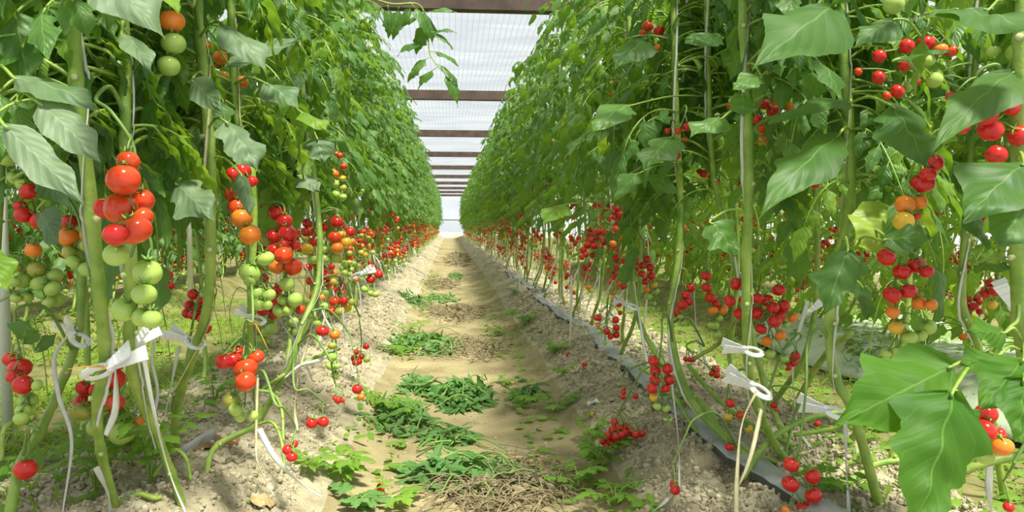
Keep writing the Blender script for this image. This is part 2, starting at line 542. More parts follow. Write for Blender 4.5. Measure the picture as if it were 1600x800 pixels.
# ---------------------------------------------------------------- tomatoes
def tomato_geo(seed, nr=12, ns=16, squash=0.9, calyx=True):
    rng = np.random.default_rng(seed)
    g = G()
    ph = np.linspace(0, PI, nr + 1)
    th = np.linspace(0, 2 * PI, ns, endpoint=False)
    x = np.maximum(np.sin(ph), 1e-4)
    z = -np.cos(ph) * squash
    dimp = np.exp(-(x / 0.36) ** 2)
    z = z - np.where(ph > PI / 2, 0.12, -0.05) * dimp
    rib = 1 + 0.018 * np.cos(5 * th + rng.uniform(0, 6)) + 0.02 * np.cos(2 * th + rng.uniform(0, 6))
    V = np.stack([x[:, None] * rib * np.cos(th), x[:, None] * rib * np.sin(th), np.broadcast_to(z[:, None], (nr + 1, ns))], -1)
    i, j = np.meshgrid(np.arange(nr), np.arange(ns), indexing='ij')
    a, b = i * ns + j, i * ns + (j + 1) % ns
    U = np.stack(np.broadcast_arrays(np.linspace(0, 1, ns)[None], np.linspace(0, 1, nr + 1)[:, None]), -1).reshape(-1, 2)
    g.add(V.reshape(-1, 3), np.stack([a, b, b + ns, a + ns], -1).reshape(-1, 4), 0, U)
    if calyx:
        top = squash - 0.09
        for k in range(5):
            az = k * 2 * PI / 5 + rng.uniform(-0.25, 0.25)
            o = np.array([math.cos(az), math.sin(az), 0])
            lift = rng.uniform(0.05, 0.45)
            leaflet(g, (0, 0, top + 0.04), o + np.array([0, 0, 0.22 + lift]), (0, 0, 1), rng.uniform(0.75, 1.05), 0.26, rng.uniform(-0.7, 1.3) - lift, 0.2, 6, 1, wave=0.0, ser=0, rng=rng, slot=1, prof=[(0, 0.5), (0.2, 1.0), (0.6, 0.6), (1, 0.05)])
        tube(g, np.array([[0, 0, top - 0.02], [0.02, 0, top + 0.18], [0.06, 0.02, top + 0.36]]), [0.13, 0.085, 0.07], 5, 1)
    return g.arrays()


TOM_HI = {c: [mesh_of('tomato', tomato_geo(i * 7 + ord(c), 14, 20, q), [FRUIT[c], M['calyx']]) for i, q in enumerate((0.86, 0.92, 0.98))] for c in FRUIT}
TOM_LO = {c: [mesh_of('tomato', tomato_geo(i * 5 + ord(c), 8, 10, q), [FRUIT[c], M['calyx']]) for i, q in enumerate((0.88, 0.96))] for c in FRUIT}
TOM_FAR = tomato_geo(3, 5, 7, 0.93, calyx=False)
SLOT = {'R': 1, 'S': 2, 'O': 3, 'Y': 4, 'V': 5, 'G': 6}
TRUSS_MATS = [M['stem_dark']] + [FRUIT[c] for c in 'RSOYVG']
ROOTED = Vector((0, 0, 1))


def put_tomato(parent, loc, r, col, axis=(0, 0, 1), hi=True, spin=None):
    me = random.choice((TOM_HI if hi else TOM_LO)[col])
    o = link('tomato', me, parent, loc)
    q = ROOTED.rotation_difference(Vector(axis).normalized())
    o.rotation_mode = 'QUATERNION'
    from mathutils import Quaternion
    o.rotation_quaternion = q @ Quaternion((0, 0, 1), random.uniform(0, 6.28) if spin is None else spin)
    o.scale = (r, r, r)
    return o


# ---------------------------------------------------------------- ground
_tab = np.random.default_rng(5).random((256, 256))


def vnoise(x, y):
    xi, yi = np.floor(x).astype(int), np.floor(y).astype(int)
    fx, fy = x - xi, y - yi
    fx, fy = fx * fx * (3 - 2 * fx), fy * fy * (3 - 2 * fy)
    g = lambda a, b: _tab[a & 255, b & 255]
    return (g(xi, yi) * (1 - fx) + g(xi + 1, yi) * fx) * (1 - fy) + (g(xi, yi + 1) * (1 - fx) + g(xi + 1, yi + 1) * fx) * fy


def fbm(x, y, f, o=3):
    s, a = 0, 1.0
    for k in range(o):
        s = s + a * (vnoise(x * f + 17 * k, y * f + 31 * k) - 0.5)
        f, a = f * 2.1, a * 0.5
    return s


PROF_X = [-9, -3.35, -3.15, -2.35, -2.15, -1.18, -1.0, -0.60, -0.48, -0.34, -0.25, 0.0, 0.25, 0.38, 0.50, 0.58, 0.68, 1.05, 1.2, 1.75, 1.95, 2.75, 2.95, 9]
PROF_Z = [0, 0.0, 0.12, 0.12, 0.0, 0.0, 0.12, 0.145, 0.12, 0.05, 0.012, 0.0, 0.005, 0.02, 0.085, 0.125, 0.142, 0.135, 0.01, 0.0, 0.13, 0.13, 0.0, 0.0]


def height(x, y):
    x, y = np.asarray(x, float), np.asarray(y, float)
    xs = x + 0.05 * fbm(x * 0.3, y, 1.3, 2)
    z = np.interp(xs, PROF_X, PROF_Z)
    bed = np.clip(z / 0.12, 0, 1)
    z = z + 0.030 * fbm(x, y, 3.0, 2) * (0.7 + 0.5 * bed)
    z = z + bed * (0.034 * fbm(x, y, 14, 3) + 0.022 * fbm(x, y, 50, 2)) + (1 - bed) * 0.012 * fbm(x, y, 12, 3)
    return z


def ground_strip(name, x0, x1, dx, m, y0=0.55, y1=40.5, k=0.0062):
    ys = [y0]
    while ys[-1] < y1:
        ys.append(ys[-1] + max(0.009, k * ys[-1]))
    ys = np.array(ys)
    xs = np.linspace(x0, x1, max(int((x1 - x0) / dx), 2))
    Y, X = np.meshgrid(ys, xs, indexing='ij')
    Z = height(X, Y)
    nx = len(xs)
    i, j = np.meshgrid(np.arange(len(ys) - 1), np.arange(nx - 1), indexing='ij')
    a = i * nx + j
    g = G().add(np.stack([X, Y, Z], -1).reshape(-1, 3), np.stack([a, a + 1, a + nx + 1, a + nx], -1).reshape(-1, 4))
    o = obj(name, g, m)
    o['kind'] = 'structure'
    return o


def gz(x, y):
    return float(height(np.array([x]), np.array([y]))[0])


def on_ground(px, py):
    """the ground point seen at a pixel"""
    v = _R @ np.array([(px - 800) / F, -(py - 400) / F, -1.0])
    t = 0.3
    while t < 60:
        p = CAM + v * t
        if p[2] < gz(p[0], p[1]):
            break
        t += 0.01 + t * 0.003
    return np.array([p[0], p[1], gz(p[0], p[1])])


tag(ground_strip('path', -0.30, 0.44, 0.012, M['path']), 'trodden sandy earth path between the two rows')
tag(ground_strip('bed_ground', -1.16, -0.30, 0.011, M['soil']), 'raised crumbly soil bed under the left tomato row')
tag(ground_strip('bed_ground', 0.44, 1.24, 0.011, M['soil']), 'raised crumbly soil bed under the right tomato row')
tag(ground_strip('aisle_ground', -9.0, -1.16, 0.05, M['aisle'], k=0.03), 'weedy ground beyond the left bed')
tag(ground_strip('aisle_ground', 1.24, 9.0, 0.05, M['aisle'], k=0.03), 'weedy ground beyond the right bed')


def ico():
    """a rough crumb: a rounded cube of 24 quads"""
    g = []
    lin = np.array([-1, 0, 1.0])
    V, Q = [], []
    for ax in range(3):
        for s in (-1, 1):
            b = len(V)
            for u in lin:
                for v in lin:
                    p = np.zeros(3)
                    p[ax], p[(ax + 1) % 3], p[(ax + 2) % 3] = s, u, v
                    V.append(p / np.linalg.norm(p))
            for i in range(2):
                for j in range(2):
                    a = b + i * 3 + j
                    q = (a, a + 3, a + 4, a + 1)
                    Q.append(q if s > 0 else q[::-1])
    return np.array(V), np.array(Q)


def crumbs(name, n, xr, yr, smin, smax, m, label, seed):
    rng = np.random.default_rng(seed)
    CV, CQ = ico()
    u = rng.random(n)
    y = yr[0] * (yr[1] / yr[0]) ** u
    x = rng.uniform(xr[0], xr[1], n)
    s = smin * (smax / smin) ** (rng.random(n) ** 2.2) * (0.8 + 0.10 * y)
    z = height(x, y)
    V = CV[None] * s[:, None, None] * rng.uniform(0.65, 1.25, (n, 1, 3)) * rng.uniform(0.78, 1.15, (n, len(CV), 1))
    V = V + np.stack([x, y, z + s * 0.25], 1)[:, None]
    Q = (CQ[None] + (np.arange(n) * len(CV))[:, None, None]).reshape(-1, 4)
    o = obj(name, G().add(V.reshape(-1, 3), Q), m, smooth=True)
    return tag(o, label, 'soil', kind='stuff')


crumbs('soil_crumbs', 17000, (-1.02, -0.36), (1.0, 6.0), 0.0025, 0.010, M['clod'], 'loose pale soil crumbs covering the left bed', 21)
crumbs('soil_crumbs', 17000, (0.46, 1.10), (1.0, 6.0), 0.0025, 0.011, M['clod'], 'loose pale soil crumbs covering the right bed', 22)
crumbs('soil_crumbs', 1800, (-0.32, 0.44), (1.3, 7.0), 0.002, 0.006, M['clod'], 'fine soil crumbs strewn along the trodden path', 23)

# ---------------------------------------------------------------- the house: film roof, walls, beams, wires, posts
BEAM0, STEP, ZB, ZR = 5.41, 3.81, 2.30, 2.40


def sheet_grid(xs, ys, f):
    Y, X = np.meshgrid(ys, xs, indexing='ij')
    V = f(X, Y)
    nx = len(xs)
    i, j = np.meshgrid(np.arange(len(ys) - 1), np.arange(nx - 1), indexing='ij')
    a = i * nx + j
    return G().add(V.reshape(-1, 3), np.stack([a, a + 1, a + nx + 1, a + nx], -1).reshape(-1, 4))


def roof_f(X, Y):
    t = (Y - BEAM0) / STEP
    sag = 0.10 * np.sin(PI * (t - np.floor(t))) ** 1.0
    rip = 0.009 * np.sin(5.0 * Y + 1.2 * np.cos(1.6 * X)) + 0.004 * np.sin(9.5 * Y + 2.2 * np.cos(1.3 * X))
    return np.stack([X, Y, ZR + 0.06 + 0.10 * np.abs(X) * 0 - sag * 0.6 + rip], -1)


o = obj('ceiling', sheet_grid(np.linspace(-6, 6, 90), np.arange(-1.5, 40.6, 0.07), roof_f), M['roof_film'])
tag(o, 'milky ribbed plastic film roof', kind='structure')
wav = lambda A, B: 0.02 * np.sin(2.2 * A + 0.7 * B) + 0.012 * np.sin(5.1 * B + A)
o = obj('wall_left', sheet_grid(np.arange(0, 2.5, 0.1), np.arange(-1.5, 40.6, 0.2), lambda A, B: np.stack([-6.0 + wav(A, B), B, A], -1)), M['wall_film'])
tag(o, 'milky plastic film side wall on the left', kind='structure')
o = obj('wall_right', sheet_grid(np.arange(0, 2.5, 0.1), np.arange(-1.5, 40.6, 0.2), lambda A, B: np.stack([6.0 + wav(A, B), B, A], -1)), M['wall_film'])
tag(o, 'milky plastic film side wall on the right', kind='structure')
o = obj('wall_back', sheet_grid(np.arange(-6, 6.05, 0.1), np.arange(0, 2.55, 0.08), lambda A, B: np.stack([A, 40.4 + 2 * wav(A, B), B], -1)), M['wall_film'])
tag(o, 'milky plastic film end wall', kind='structure')
g = box(G(), (-6, 40.2, 0.0), (6, 40.3, 0.32))
tag(obj('baseboard_back', g, M['post'], smooth=False), 'pale board along the foot of the end wall', kind='structure')
g = box(G(), (-6, 40.15, 0.95), (6, 40.25, 1.02))
tag(obj('trim_1', g, M['film_grey'], smooth=False), 'grey rail across the end wall', kind='structure')
for k in range(10):
    y = BEAM0 + STEP * k
    if y > 40:
        break
    g = box(G(), (-6, y - 0.04, ZB - 0.05), (6, y + 0.04, ZB + 0.05))
    box(g, (-6, y - 0.05, ZB - 0.062), (6, y + 0.05, ZB - 0.05))
    tag(obj('roof_beam', g, M['wood'], smooth=False), kind='structure')
g = box(G(), (-6, BEAM0 - STEP - 0.04, ZB - 0.05), (6, BEAM0 - STEP + 0.04, ZB + 0.05))
tag(obj('roof_beam', g, M['wood'], smooth=False), kind='structure')

XL, XR = -0.68, 0.79
for x, side in ((XL, 'left'), (XR, 'right')):
    P = np.stack([np.full(60, x), np.linspace(0.3, 40, 60), 2.12 + 0.012 * np.sin(np.linspace(0, 50, 60))], 1)
    tag(obj('support_wire', tube(G(), P, 0.002, 5), M['wire']), f'long steel wire strung above the {side} tomato row', 'wire')
for px, d, lab, w in ((5, 2.55, 'white round post at the edge of the view beyond the left bed', 0.017), (297, 6.2, 'white post far behind the second and third plants of the left row', 0.022), (608, 9.5, 'white post hidden in the left row', 0.02)):
    if px == 608:
        continue
    b = at(px, 420, d)
    g = tube(G(), np.array([[b[0], b[1], gz(b[0], b[1]) - 0.05], [b[0], b[1], 1.2], [b[0], b[1], 2.4]]), w, 10)
    tag(obj('house_pillar', g, M['post']), lab, kind='structure')

# ---------------------------------------------------------------- regions kept clear of scattered leaves: (x0, y0, x1, y1, depth)
CLEAR = []


def blocked(p, r=0.05):
    if p[1] < 0.45:
        return True
    x, y = proj(p)
    rp = F * r / p[1]
    for x0, y0, x1, y1, d in CLEAR:
        if p[1] < d + 0.02 and x0 - rp < x < x1 + rp and y0 - rp < y < y1 + rp:
            return True
    return False


# ---------------------------------------------------------------- hand-laid clusters of the near plants: pixel x, y, radius, colour
CL = {
    'A': (1.07, [(200, 253, 17, 'S'), (193, 281, 25, 'S'), (222, 313, 18, 'S'), (189, 326, 25, 'S'), (212, 360, 24, 'S'), (222, 340, 17, 'S'), (164, 325, 16, 'R'), (180, 367, 18, 'R'), (181, 398, 18, 'G')], (150, 155, 1.12)),
    'A2': (1.10, [(230, 426, 21, 'G'), (225, 460, 18, 'G'), (193, 484, 18, 'G'), (222, 496, 15, 'G'), (237, 499, 15, 'G')], (205, 400, 1.16)),
    'B': (1.45, [(142, 342, 18, 'V'), (107, 370, 15, 'O'), (111, 395, 13, 'V'), (116, 409, 12, 'G'), (136, 420, 12, 'G'), (109, 347, 12, 'R'), (138, 367, 12, 'O'), (137, 383, 11, 'V')], (100, 300, 1.55)),
    'B2': (1.6, [(46, 299, 14, 'R'), (37, 336, 13, 'R'), (60, 345, 12, 'R'), (52, 391, 12, 'O'), (32, 322, 10, 'R'), (12, 248, 13, 'G'), (24, 278, 11, 'G'), (34, 288, 9, 'G')], (20, 220, 1.66)),
    'C': (1.65, [(23, 419, 12, 'V'), (57, 421, 13, 'V'), (35, 437, 14, 'G'), (61, 443, 12, 'G'), (85, 431, 13, 'G'), (82, 451, 12, 'G'), (42, 463, 10, 'G'), (25, 466, 8, 'G'), (90, 468, 11, 'G'), (76, 473, 10, 'G'), (22, 441, 9, 'G')], (50, 370, 1.7)),
    'D': (1.42, [(18, 561, 12, 'R'), (31, 575, 17, 'R'), (22, 589, 11, 'R'), (36, 601, 15, 'R'), (58, 602, 9, 'G'), (44, 626, 14, 'G'), (36, 642, 11, 'G'), (47, 641, 9, 'G'), (33, 654, 11, 'G')], (28, 480, 1.44)),
    'E': (1.36, [(40, 733, 16, 'R')], (60, 672, 1.33)),
    'Fa': (1.55, [(178, 593, 17, 'R'), (184, 570, 11, 'R'), (130, 606, 11, 'R'), (135, 630, 18, 'R'), (178, 630, 16, 'S'), (128, 643, 15, 'V'), (191, 676, 19, 'G'), (155, 668, 18, 'G'), (152, 610, 12, 'R'), (213, 661, 11, 'O')], (205, 560, 1.62)),
    'T': (1.30, [(268, 33, 19, 'O'), (271, 68, 18, 'G'), (263, 103, 17, 'G')], (300, 10, 1.36)),
    'T2': (1.9, [(345, 90, 11, 'O'), (310, 98, 9, 'O'), (378, 128, 10, 'O'), (350, 118, 8, 'Y'), (322, 70, 8, 'O')], (362, 60, 1.92)),
    'Gs': (2.0, [(302, 460, 9, 'R'), (315, 468, 9, 'R'), (297, 477, 9, 'R'), (311, 485, 10, 'R'), (303, 492, 9, 'R'), (321, 513, 9, 'R'), (292, 490, 8, 'R'), (316, 498, 8, 'R')], (330, 440, 2.0)),
    'Gt': (2.3, [(262, 430, 8, 'R'), (257, 444, 8, 'R'), (248, 455, 7, 'R'), (266, 447, 7, 'R'), (245, 475, 7, 'R')], (280, 400, 2.3)),
    'H': (1.62, [(363, 272, 10, 'R'), (378, 268, 14, 'R'), (393, 284, 10, 'R'), (367, 304, 15, 'S'), (371, 324, 14, 'S'), (378, 341, 16, 'O'), (391, 367, 17, 'O')], (385, 240, 1.66)),
    'H2': (1.68, [(415, 404, 13, 'G'), (391, 427, 16, 'G'), (401, 458, 13, 'G'), (420, 461, 11, 'G'), (404, 476, 11, 'G'), (390, 440, 9, 'G'), (418, 477, 8, 'G')], (398, 380, 1.72)),
    'I': (1.82, [(434, 332, 14, 'R'), (444, 346, 12, 'R'), (428, 369, 12, 'R'), (449, 366, 14, 'R'), (461, 383, 8, 'R'), (428, 391, 10, 'R'), (443, 399, 14, 'S'), (433, 416, 13, 'O'), (458, 417, 14, 'S'), (443, 383, 9, 'R'), (448, 444, 12, 'G'), (461, 468, 12, 'G'), (442, 469, 9, 'G'), (436, 485, 10, 'G'), (450, 485, 8, 'G')], (405, 325, 1.86)),
    'J': (2.35, [(526, 347, 10, 'R'), (546, 363, 9, 'R'), (523, 371, 11, 'S'), (541, 379, 9, 'Y'), (527, 388, 10, 'O'), (533, 367, 8, 'Y'), (507, 405, 9, 'G'), (524, 402, 9, 'G'), (508, 392, 8, 'G'), (550, 378, 6, 'O')], (498, 330, 2.38)),
    'J2': (2.5, [(480, 349, 8, 'R'), (478, 363, 8, 'R'), (480, 388, 9, 'Y'), (491, 378, 9, 'R'), (506, 355, 8, 'R'), (492, 362, 7, 'S'), (490, 405, 8, 'G'), (497, 372, 7, 'R')], (470, 310, 2.5)),
    'K': (2.6, [(523, 271, 8, 'O'), (537, 260, 6, 'S'), (524, 287, 8, 'G'), (535, 279, 5, 'Y'), (536, 294, 6, 'V'), (525, 304, 7, 'G'), (536, 308, 6, 'G'), (516, 228, 5, 'R'), (531, 243, 5, 'S'), (526, 240, 4, 'O')], (505, 215, 2.6)),
    'L': (2.15, [(504, 517, 10, 'R'), (523, 523, 8, 'O'), (519, 540, 7, 'V'), (519, 557, 8, 'G'), (517, 572, 8, 'G'), (524, 586, 7, 'G'), (527, 572, 5, 'G')], (500, 480, 2.2)),
    'L2': (2.3, [(523, 471, 9, 'S'), (537, 470, 7, 'R'), (541, 480, 9, 'Y'), (531, 487, 8, 'V'), (519, 486, 8, 'R'), (549, 472, 6, 'V')], (500, 450, 2.3)),
    'M': (1.50, [(350, 565, 13, 'R'), (364, 562, 14, 'R'), (372, 548, 9, 'R'), (401, 558, 12, 'S'), (384, 576, 18, 'S'), (384, 596, 16, 'S'), (362, 625, 14, 'V'), (368, 640, 11, 'G'), (375, 651, 9, 'G'), (395, 650, 9, 'G')], (395, 500, 1.52)),
    'N': (1.80, [(487, 661, 9, 'R'), (505, 659, 9, 'R')], (460, 605, 1.8)),
    'N2': (1.62, [(450, 703, 9, 'R'), (459, 694, 7, 'R'), (456, 714, 9, 'R')], (430, 630, 1.6)),
    'N3': (1.98, [(528, 625, 6, 'R'), (535, 626, 4, 'R'), (523, 622, 4, 'R')], (515, 560, 1.95)),
    'O': (2.15, [(558, 608, 8, 'R'), (564, 620, 6, 'O')], (545, 520, 2.2)),
    'P': (2.5, [(554, 560, 6, 'R'), (556, 550, 5, 'R'), (565, 557, 5, 'R'), (556, 567, 6, 'R'), (573, 561, 6, 'G'), (572, 541, 5, 'R'), (561, 565, 5, 'R')], (560, 490, 2.5)),
    'P2': (2.7, [(577, 424, 7, 'R'), (592, 429, 7, 'R'), (579, 437, 7, 'R'), (565, 428, 5, 'R'), (556, 436, 5, 'O'), (580, 458, 6, 'G'), (587, 460, 6, 'G'), (570, 452, 6, 'G')], (560, 400, 2.7)),
    # right row
    'Ra': (1.66, [(1151, 444, 11, 'R'), (1140, 470, 10, 'R'), (1184, 466, 10, 'R'), (1198, 469, 11, 'R'), (1208, 481, 10, 'R'), (1217, 453, 11, 'R'), (1224, 478, 11, 'R'), (1182, 489, 11, 'R'), (1219, 494, 9, 'R'), (1211, 502, 11, 'R'), (1189, 514, 10, 'R'), (1155, 490, 10, 'R'), (1165, 447, 9, 'R'), (1162, 470, 9, 'R'), (1239, 496, 9, 'O'), (1220, 524, 9, 'O'), (1198, 533, 9, 'O'), (1204, 553, 8, 'G'), (1228, 507, 6, 'G'), (1226, 560, 7, 'G')], (1195, 400, 1.72)),
    'Rb': (1.72, [(1243, 556, 8, 'R'), (1240, 567, 7, 'R'), (1231, 573, 7, 'R'), (1223, 573, 6, 'G')], (1250, 530, 1.75)),
    'Rc': (1.95, [(1103, 431, 9, 'R'), (1104, 449, 9, 'R'), (1110, 465, 9, 'R'), (1119, 475, 7, 'R'), (1114, 485, 8, 'O'), (1130, 484, 9, 'O'), (1116, 508, 8, 'G'), (1120, 523, 7, 'G'), (1124, 497, 6, 'G'), (1111, 508, 6, 'G')], (1108, 395, 2.0)),
    'Rd': (2.0, [(1079, 450, 8, 'R'), (1072, 462, 9, 'R'), (1066, 477, 9, 'R'), (1058, 489, 7, 'S'), (1077, 472, 7, 'R'), (1067, 505, 6, 'G'), (1063, 495, 5, 'G')], (1060, 425, 2.05)),
    'Re': (2.45, [(1011, 405, 7, 'R'), (1016, 418, 7, 'R'), (1003, 415, 6, 'R'), (1018, 431, 7, 'R'), (1008, 440, 6, 'R'), (1010, 452, 6, 'O'), (1022, 445, 6, 'Y'), (1013, 463, 6, 'G'), (1026, 455, 5, 'G'), (1021, 474, 5, 'G'), (1002, 428, 6, 'R'), (1018, 482, 5, 'G')], (1000, 370, 2.5)),
    'Rf': (1.75, [(1021, 564, 9, 'R'), (1024, 579, 9, 'R'), (1023, 594, 9, 'R'), (1019, 607, 9, 'R'), (1043, 576, 9, 'R'), (1046, 593, 9, 'R'), (1040, 607, 8, 'R'), (1021, 621, 7, 'Y'), (1027, 635, 7, 'G'), (1041, 638, 7, 'G'), (1040, 655, 4, 'G'), (1048, 655, 4, 'G')], (1034, 500, 1.8)),
    'Rg': (2.0, [(961, 660, 7, 'R'), (966, 669, 7, 'R'), (957, 672, 7, 'R'), (977, 666, 7, 'R'), (970, 680, 7, 'R'), (962, 683, 7, 'R'), (976, 677, 7, 'R'), (986, 673, 7, 'R'), (993, 679, 7, 'R'), (1002, 677, 7, 'R'), (950, 681, 7, 'R'), (955, 692, 7, 'R'), (943, 690, 6, 'R'), (969, 693, 6, 'Y'), (940, 681, 5, 'R'), (948, 697, 5, 'R')], (1010, 575, 1.95)),
    'Rg2': (2.05, [(974, 613, 5, 'R'), (973, 620, 5, 'R'), (993, 619, 5, 'R'), (975, 607, 4, 'R')], (985, 575, 2.0)),
    'Rh': (1.55, [(1055, 766, 8, 'R'), (1053, 757, 7, 'R')], (1085, 655, 1.6)),
    'Ri': (1.36, [(1236, 726, 13, 'R'), (1235, 756, 14, 'R'), (1270, 744, 13, 'R'), (1271, 774, 14, 'R'), (1256, 793, 13, 'R'), (1228, 798, 8, 'O')], (1262, 535, 1.42)),
    'Rj': (1.72, [(1141, 630, 8, 'R'), (1138, 651, 7, 'Y'), (1156, 648, 7, 'S'), (1170, 670, 7, 'Y'), (1140, 698, 8, 'R')], (1150, 580, 1.75)),
    'Rk': (1.24, [(1385, 402, 15, 'R'), (1394, 461, 15, 'R'), (1409, 425, 15, 'R'), (1432, 414, 15, 'R'), (1448, 424, 12, 'R'), (1419, 455, 14, 'R'), (1436, 473, 12, 'O'), (1455, 476, 10, 'O'), (1395, 488, 11, 'O'), (1401, 512, 13, 'Y'), (1450, 511, 13, 'G'), (1421, 528, 13, 'G'), (1439, 524, 10, 'G'), (1385, 553, 8, 'G'), (1400, 549, 9, 'G')], (1405, 385, 1.27)),
    'Rl': (1.16, [(1442, 286, 19, 'R'), (1459, 255, 16, 'R'), (1450, 272, 13, 'R'), (1414, 320, 16, 'O'), (1436, 316, 13, 'O'), (1412, 346, 17, 'Y'), (1433, 338, 7, 'S')], (1475, 215, 1.2)),
    'Rm': (0.98, [(1540, 178, 20, 'R'), (1548, 204, 20, 'R'), (1502, 196, 15, 'R'), (1487, 152, 10, 'R'), (1592, 212, 18, 'R'), (1557, 242, 17, 'R'), (1580, 168, 14, 'R')], (1570, 120, 1.0)),
    'Rn': (1.35, [(1447, 67, 14, 'R'), (1417, 72, 12, 'R'), (1374, 88, 11, 'R'), (1413, 101, 11, 'R'), (1373, 121, 11, 'R'), (1402, 143, 12, 'R'), (1341, 112, 7, 'S'), (1487, 80, 10, 'S'), (1470, 77, 11, 'O'), (1431, 128, 8, 'R'), (1460, 125, 13, 'G'), (1450, 95, 11, 'G'), (1386, 150, 7, 'S')], (1420, 50, 1.4)),
    'Ro': (1.80, [(1195, 163, 9, 'R'), (1208, 173, 10, 'R'), (1184, 187, 8, 'R'), (1193, 201, 9, 'S'), (1191, 220, 9, 'O'), (1218, 227, 10, 'Y'), (1143, 166, 7, 'R')], (1168, 130, 1.74)),
    'Rp': (1.02, [(1560, 570, 18, 'R'), (1541, 646, 18, 'R'), (1538, 672, 19, 'R'), (1566, 698, 18, 'O'), (1538, 712, 16, 'G'), (1560, 678, 12, 'R')], (1590, 500, 1.05)),
    'Rq': (1.75, [(1548, 442, 9, 'R'), (1556, 454, 11, 'R'), (1539, 459, 8, 'R'), (1550, 476, 8, 'Y')], (1530, 420, 1.75)),
    'Rr': (2.2, [(1012, 41, 9, 'S'), (1004, 52, 6, 'S'), (1030, 48, 9, 'R'), (1015, 75, 7, 'O'), (1027, 76, 8, 'O'), (997, 95, 5, 'G')], (1020, 15, 2.2)),
    'Rs': (3.0, [(935, 362, 6, 'R'), (949, 366, 6, 'R'), (932, 374, 6, 'R'), (945, 378, 6, 'R'), (924, 376, 6, 'R'), (918, 383, 6, 'R'), (928, 385, 6, 'R'), (911, 391, 6, 'R'), (938, 387, 6, 'R'), (909, 402, 5, 'R'), (915, 398, 5, 'R'), (925, 399, 5, 'R'), (936, 401, 5, 'V'), (936, 414, 5, 'G'), (935, 427, 4, 'G')], (950, 350, 3.05)),
    'Rt': (2.35, [(962, 500, 6, 'R'), (963, 512, 6, 'R'), (963, 523, 6, 'R'), (948, 518, 6, 'R'), (954, 526, 5, 'R'), (967, 475, 6, 'R'), (969, 489, 4, 'R'), (935, 496, 6, 'R'), (932, 497, 5, 'R'), (934, 508, 4, 'O'), (936, 518, 4, 'G'), (945, 535, 4, 'G')], (960, 440, 2.4)),
    'Ru': (1.75, [(1277, 662, 6, 'R'), (1298, 670, 6, 'O'), (1306, 700, 6, 'V'), (1209, 633, 6, 'R'), (1213, 640, 4, 'S')], (1262, 620, 1.75)),
    'Rv': (1.1, [(1576, 792, 9, 'R')], (1586, 720, 1.1)),
    'Rw': (2.1, [(1077, 562, 5, 'R'), (1083, 562, 5, 'R'), (1071, 561, 4, 'R'), (1118, 577, 7, 'R'), (1120, 586, 6, 'R'), (1112, 584, 5, 'R')], (1100, 540, 2.15)),
    'Rx': (2.0, [(1074, 198, 8, 'R'), (1060, 205, 6, 'S'), (1043, 205, 5, 'R'), (1070, 218, 5, 'R'), (1057, 243, 7, 'R')], (1065, 175, 2.1)),
    'Ry': (2.2, [(1100, 272, 7, 'R'), (1112, 278, 6, 'S'), (1120, 285, 6, 'R'), (1093, 268, 5, 'R'), (1122, 252, 4, 'R'), (1158, 288, 6, 'S')], (1110, 245, 2.2)),
    'Rz': (1.7, [(1273, 287, 9, 'S'), (1265, 283, 7, 'R'), (1303, 316, 7, 'O'), (1297, 273, 7, 'R'), (1309, 255, 7, 'R')], (1300, 240, 1.7)),
    'Rgr': (1.25, [(1396, 6, 17, 'G'), (1408, 0, 14, 'G')], (1430, -20, 1.25)),
    'Rgt': (1.05, [(1552, 80, 11, 'G'), (1588, 82, 16, 'G')], (1595, 40, 1.05)),
}
for k, (d, L, _a) in CL.items():
    xs = [q[0] for q in L]
    ys = [q[1] for q in L]
    if len(L) == 1:
        CLEAR.append((xs[0] - L[0][2], ys[0] - L[0][2], xs[0] + L[0][2], ys[0] + L[0][2], d))
    for q in L:
        CLEAR.append((q[0] - q[2] * 0.6, q[1] - q[2] * 0.6, q[0] + q[2] * 0.6, q[1] + q[2] * 0.6, d))


STEM_CLEAR = {}


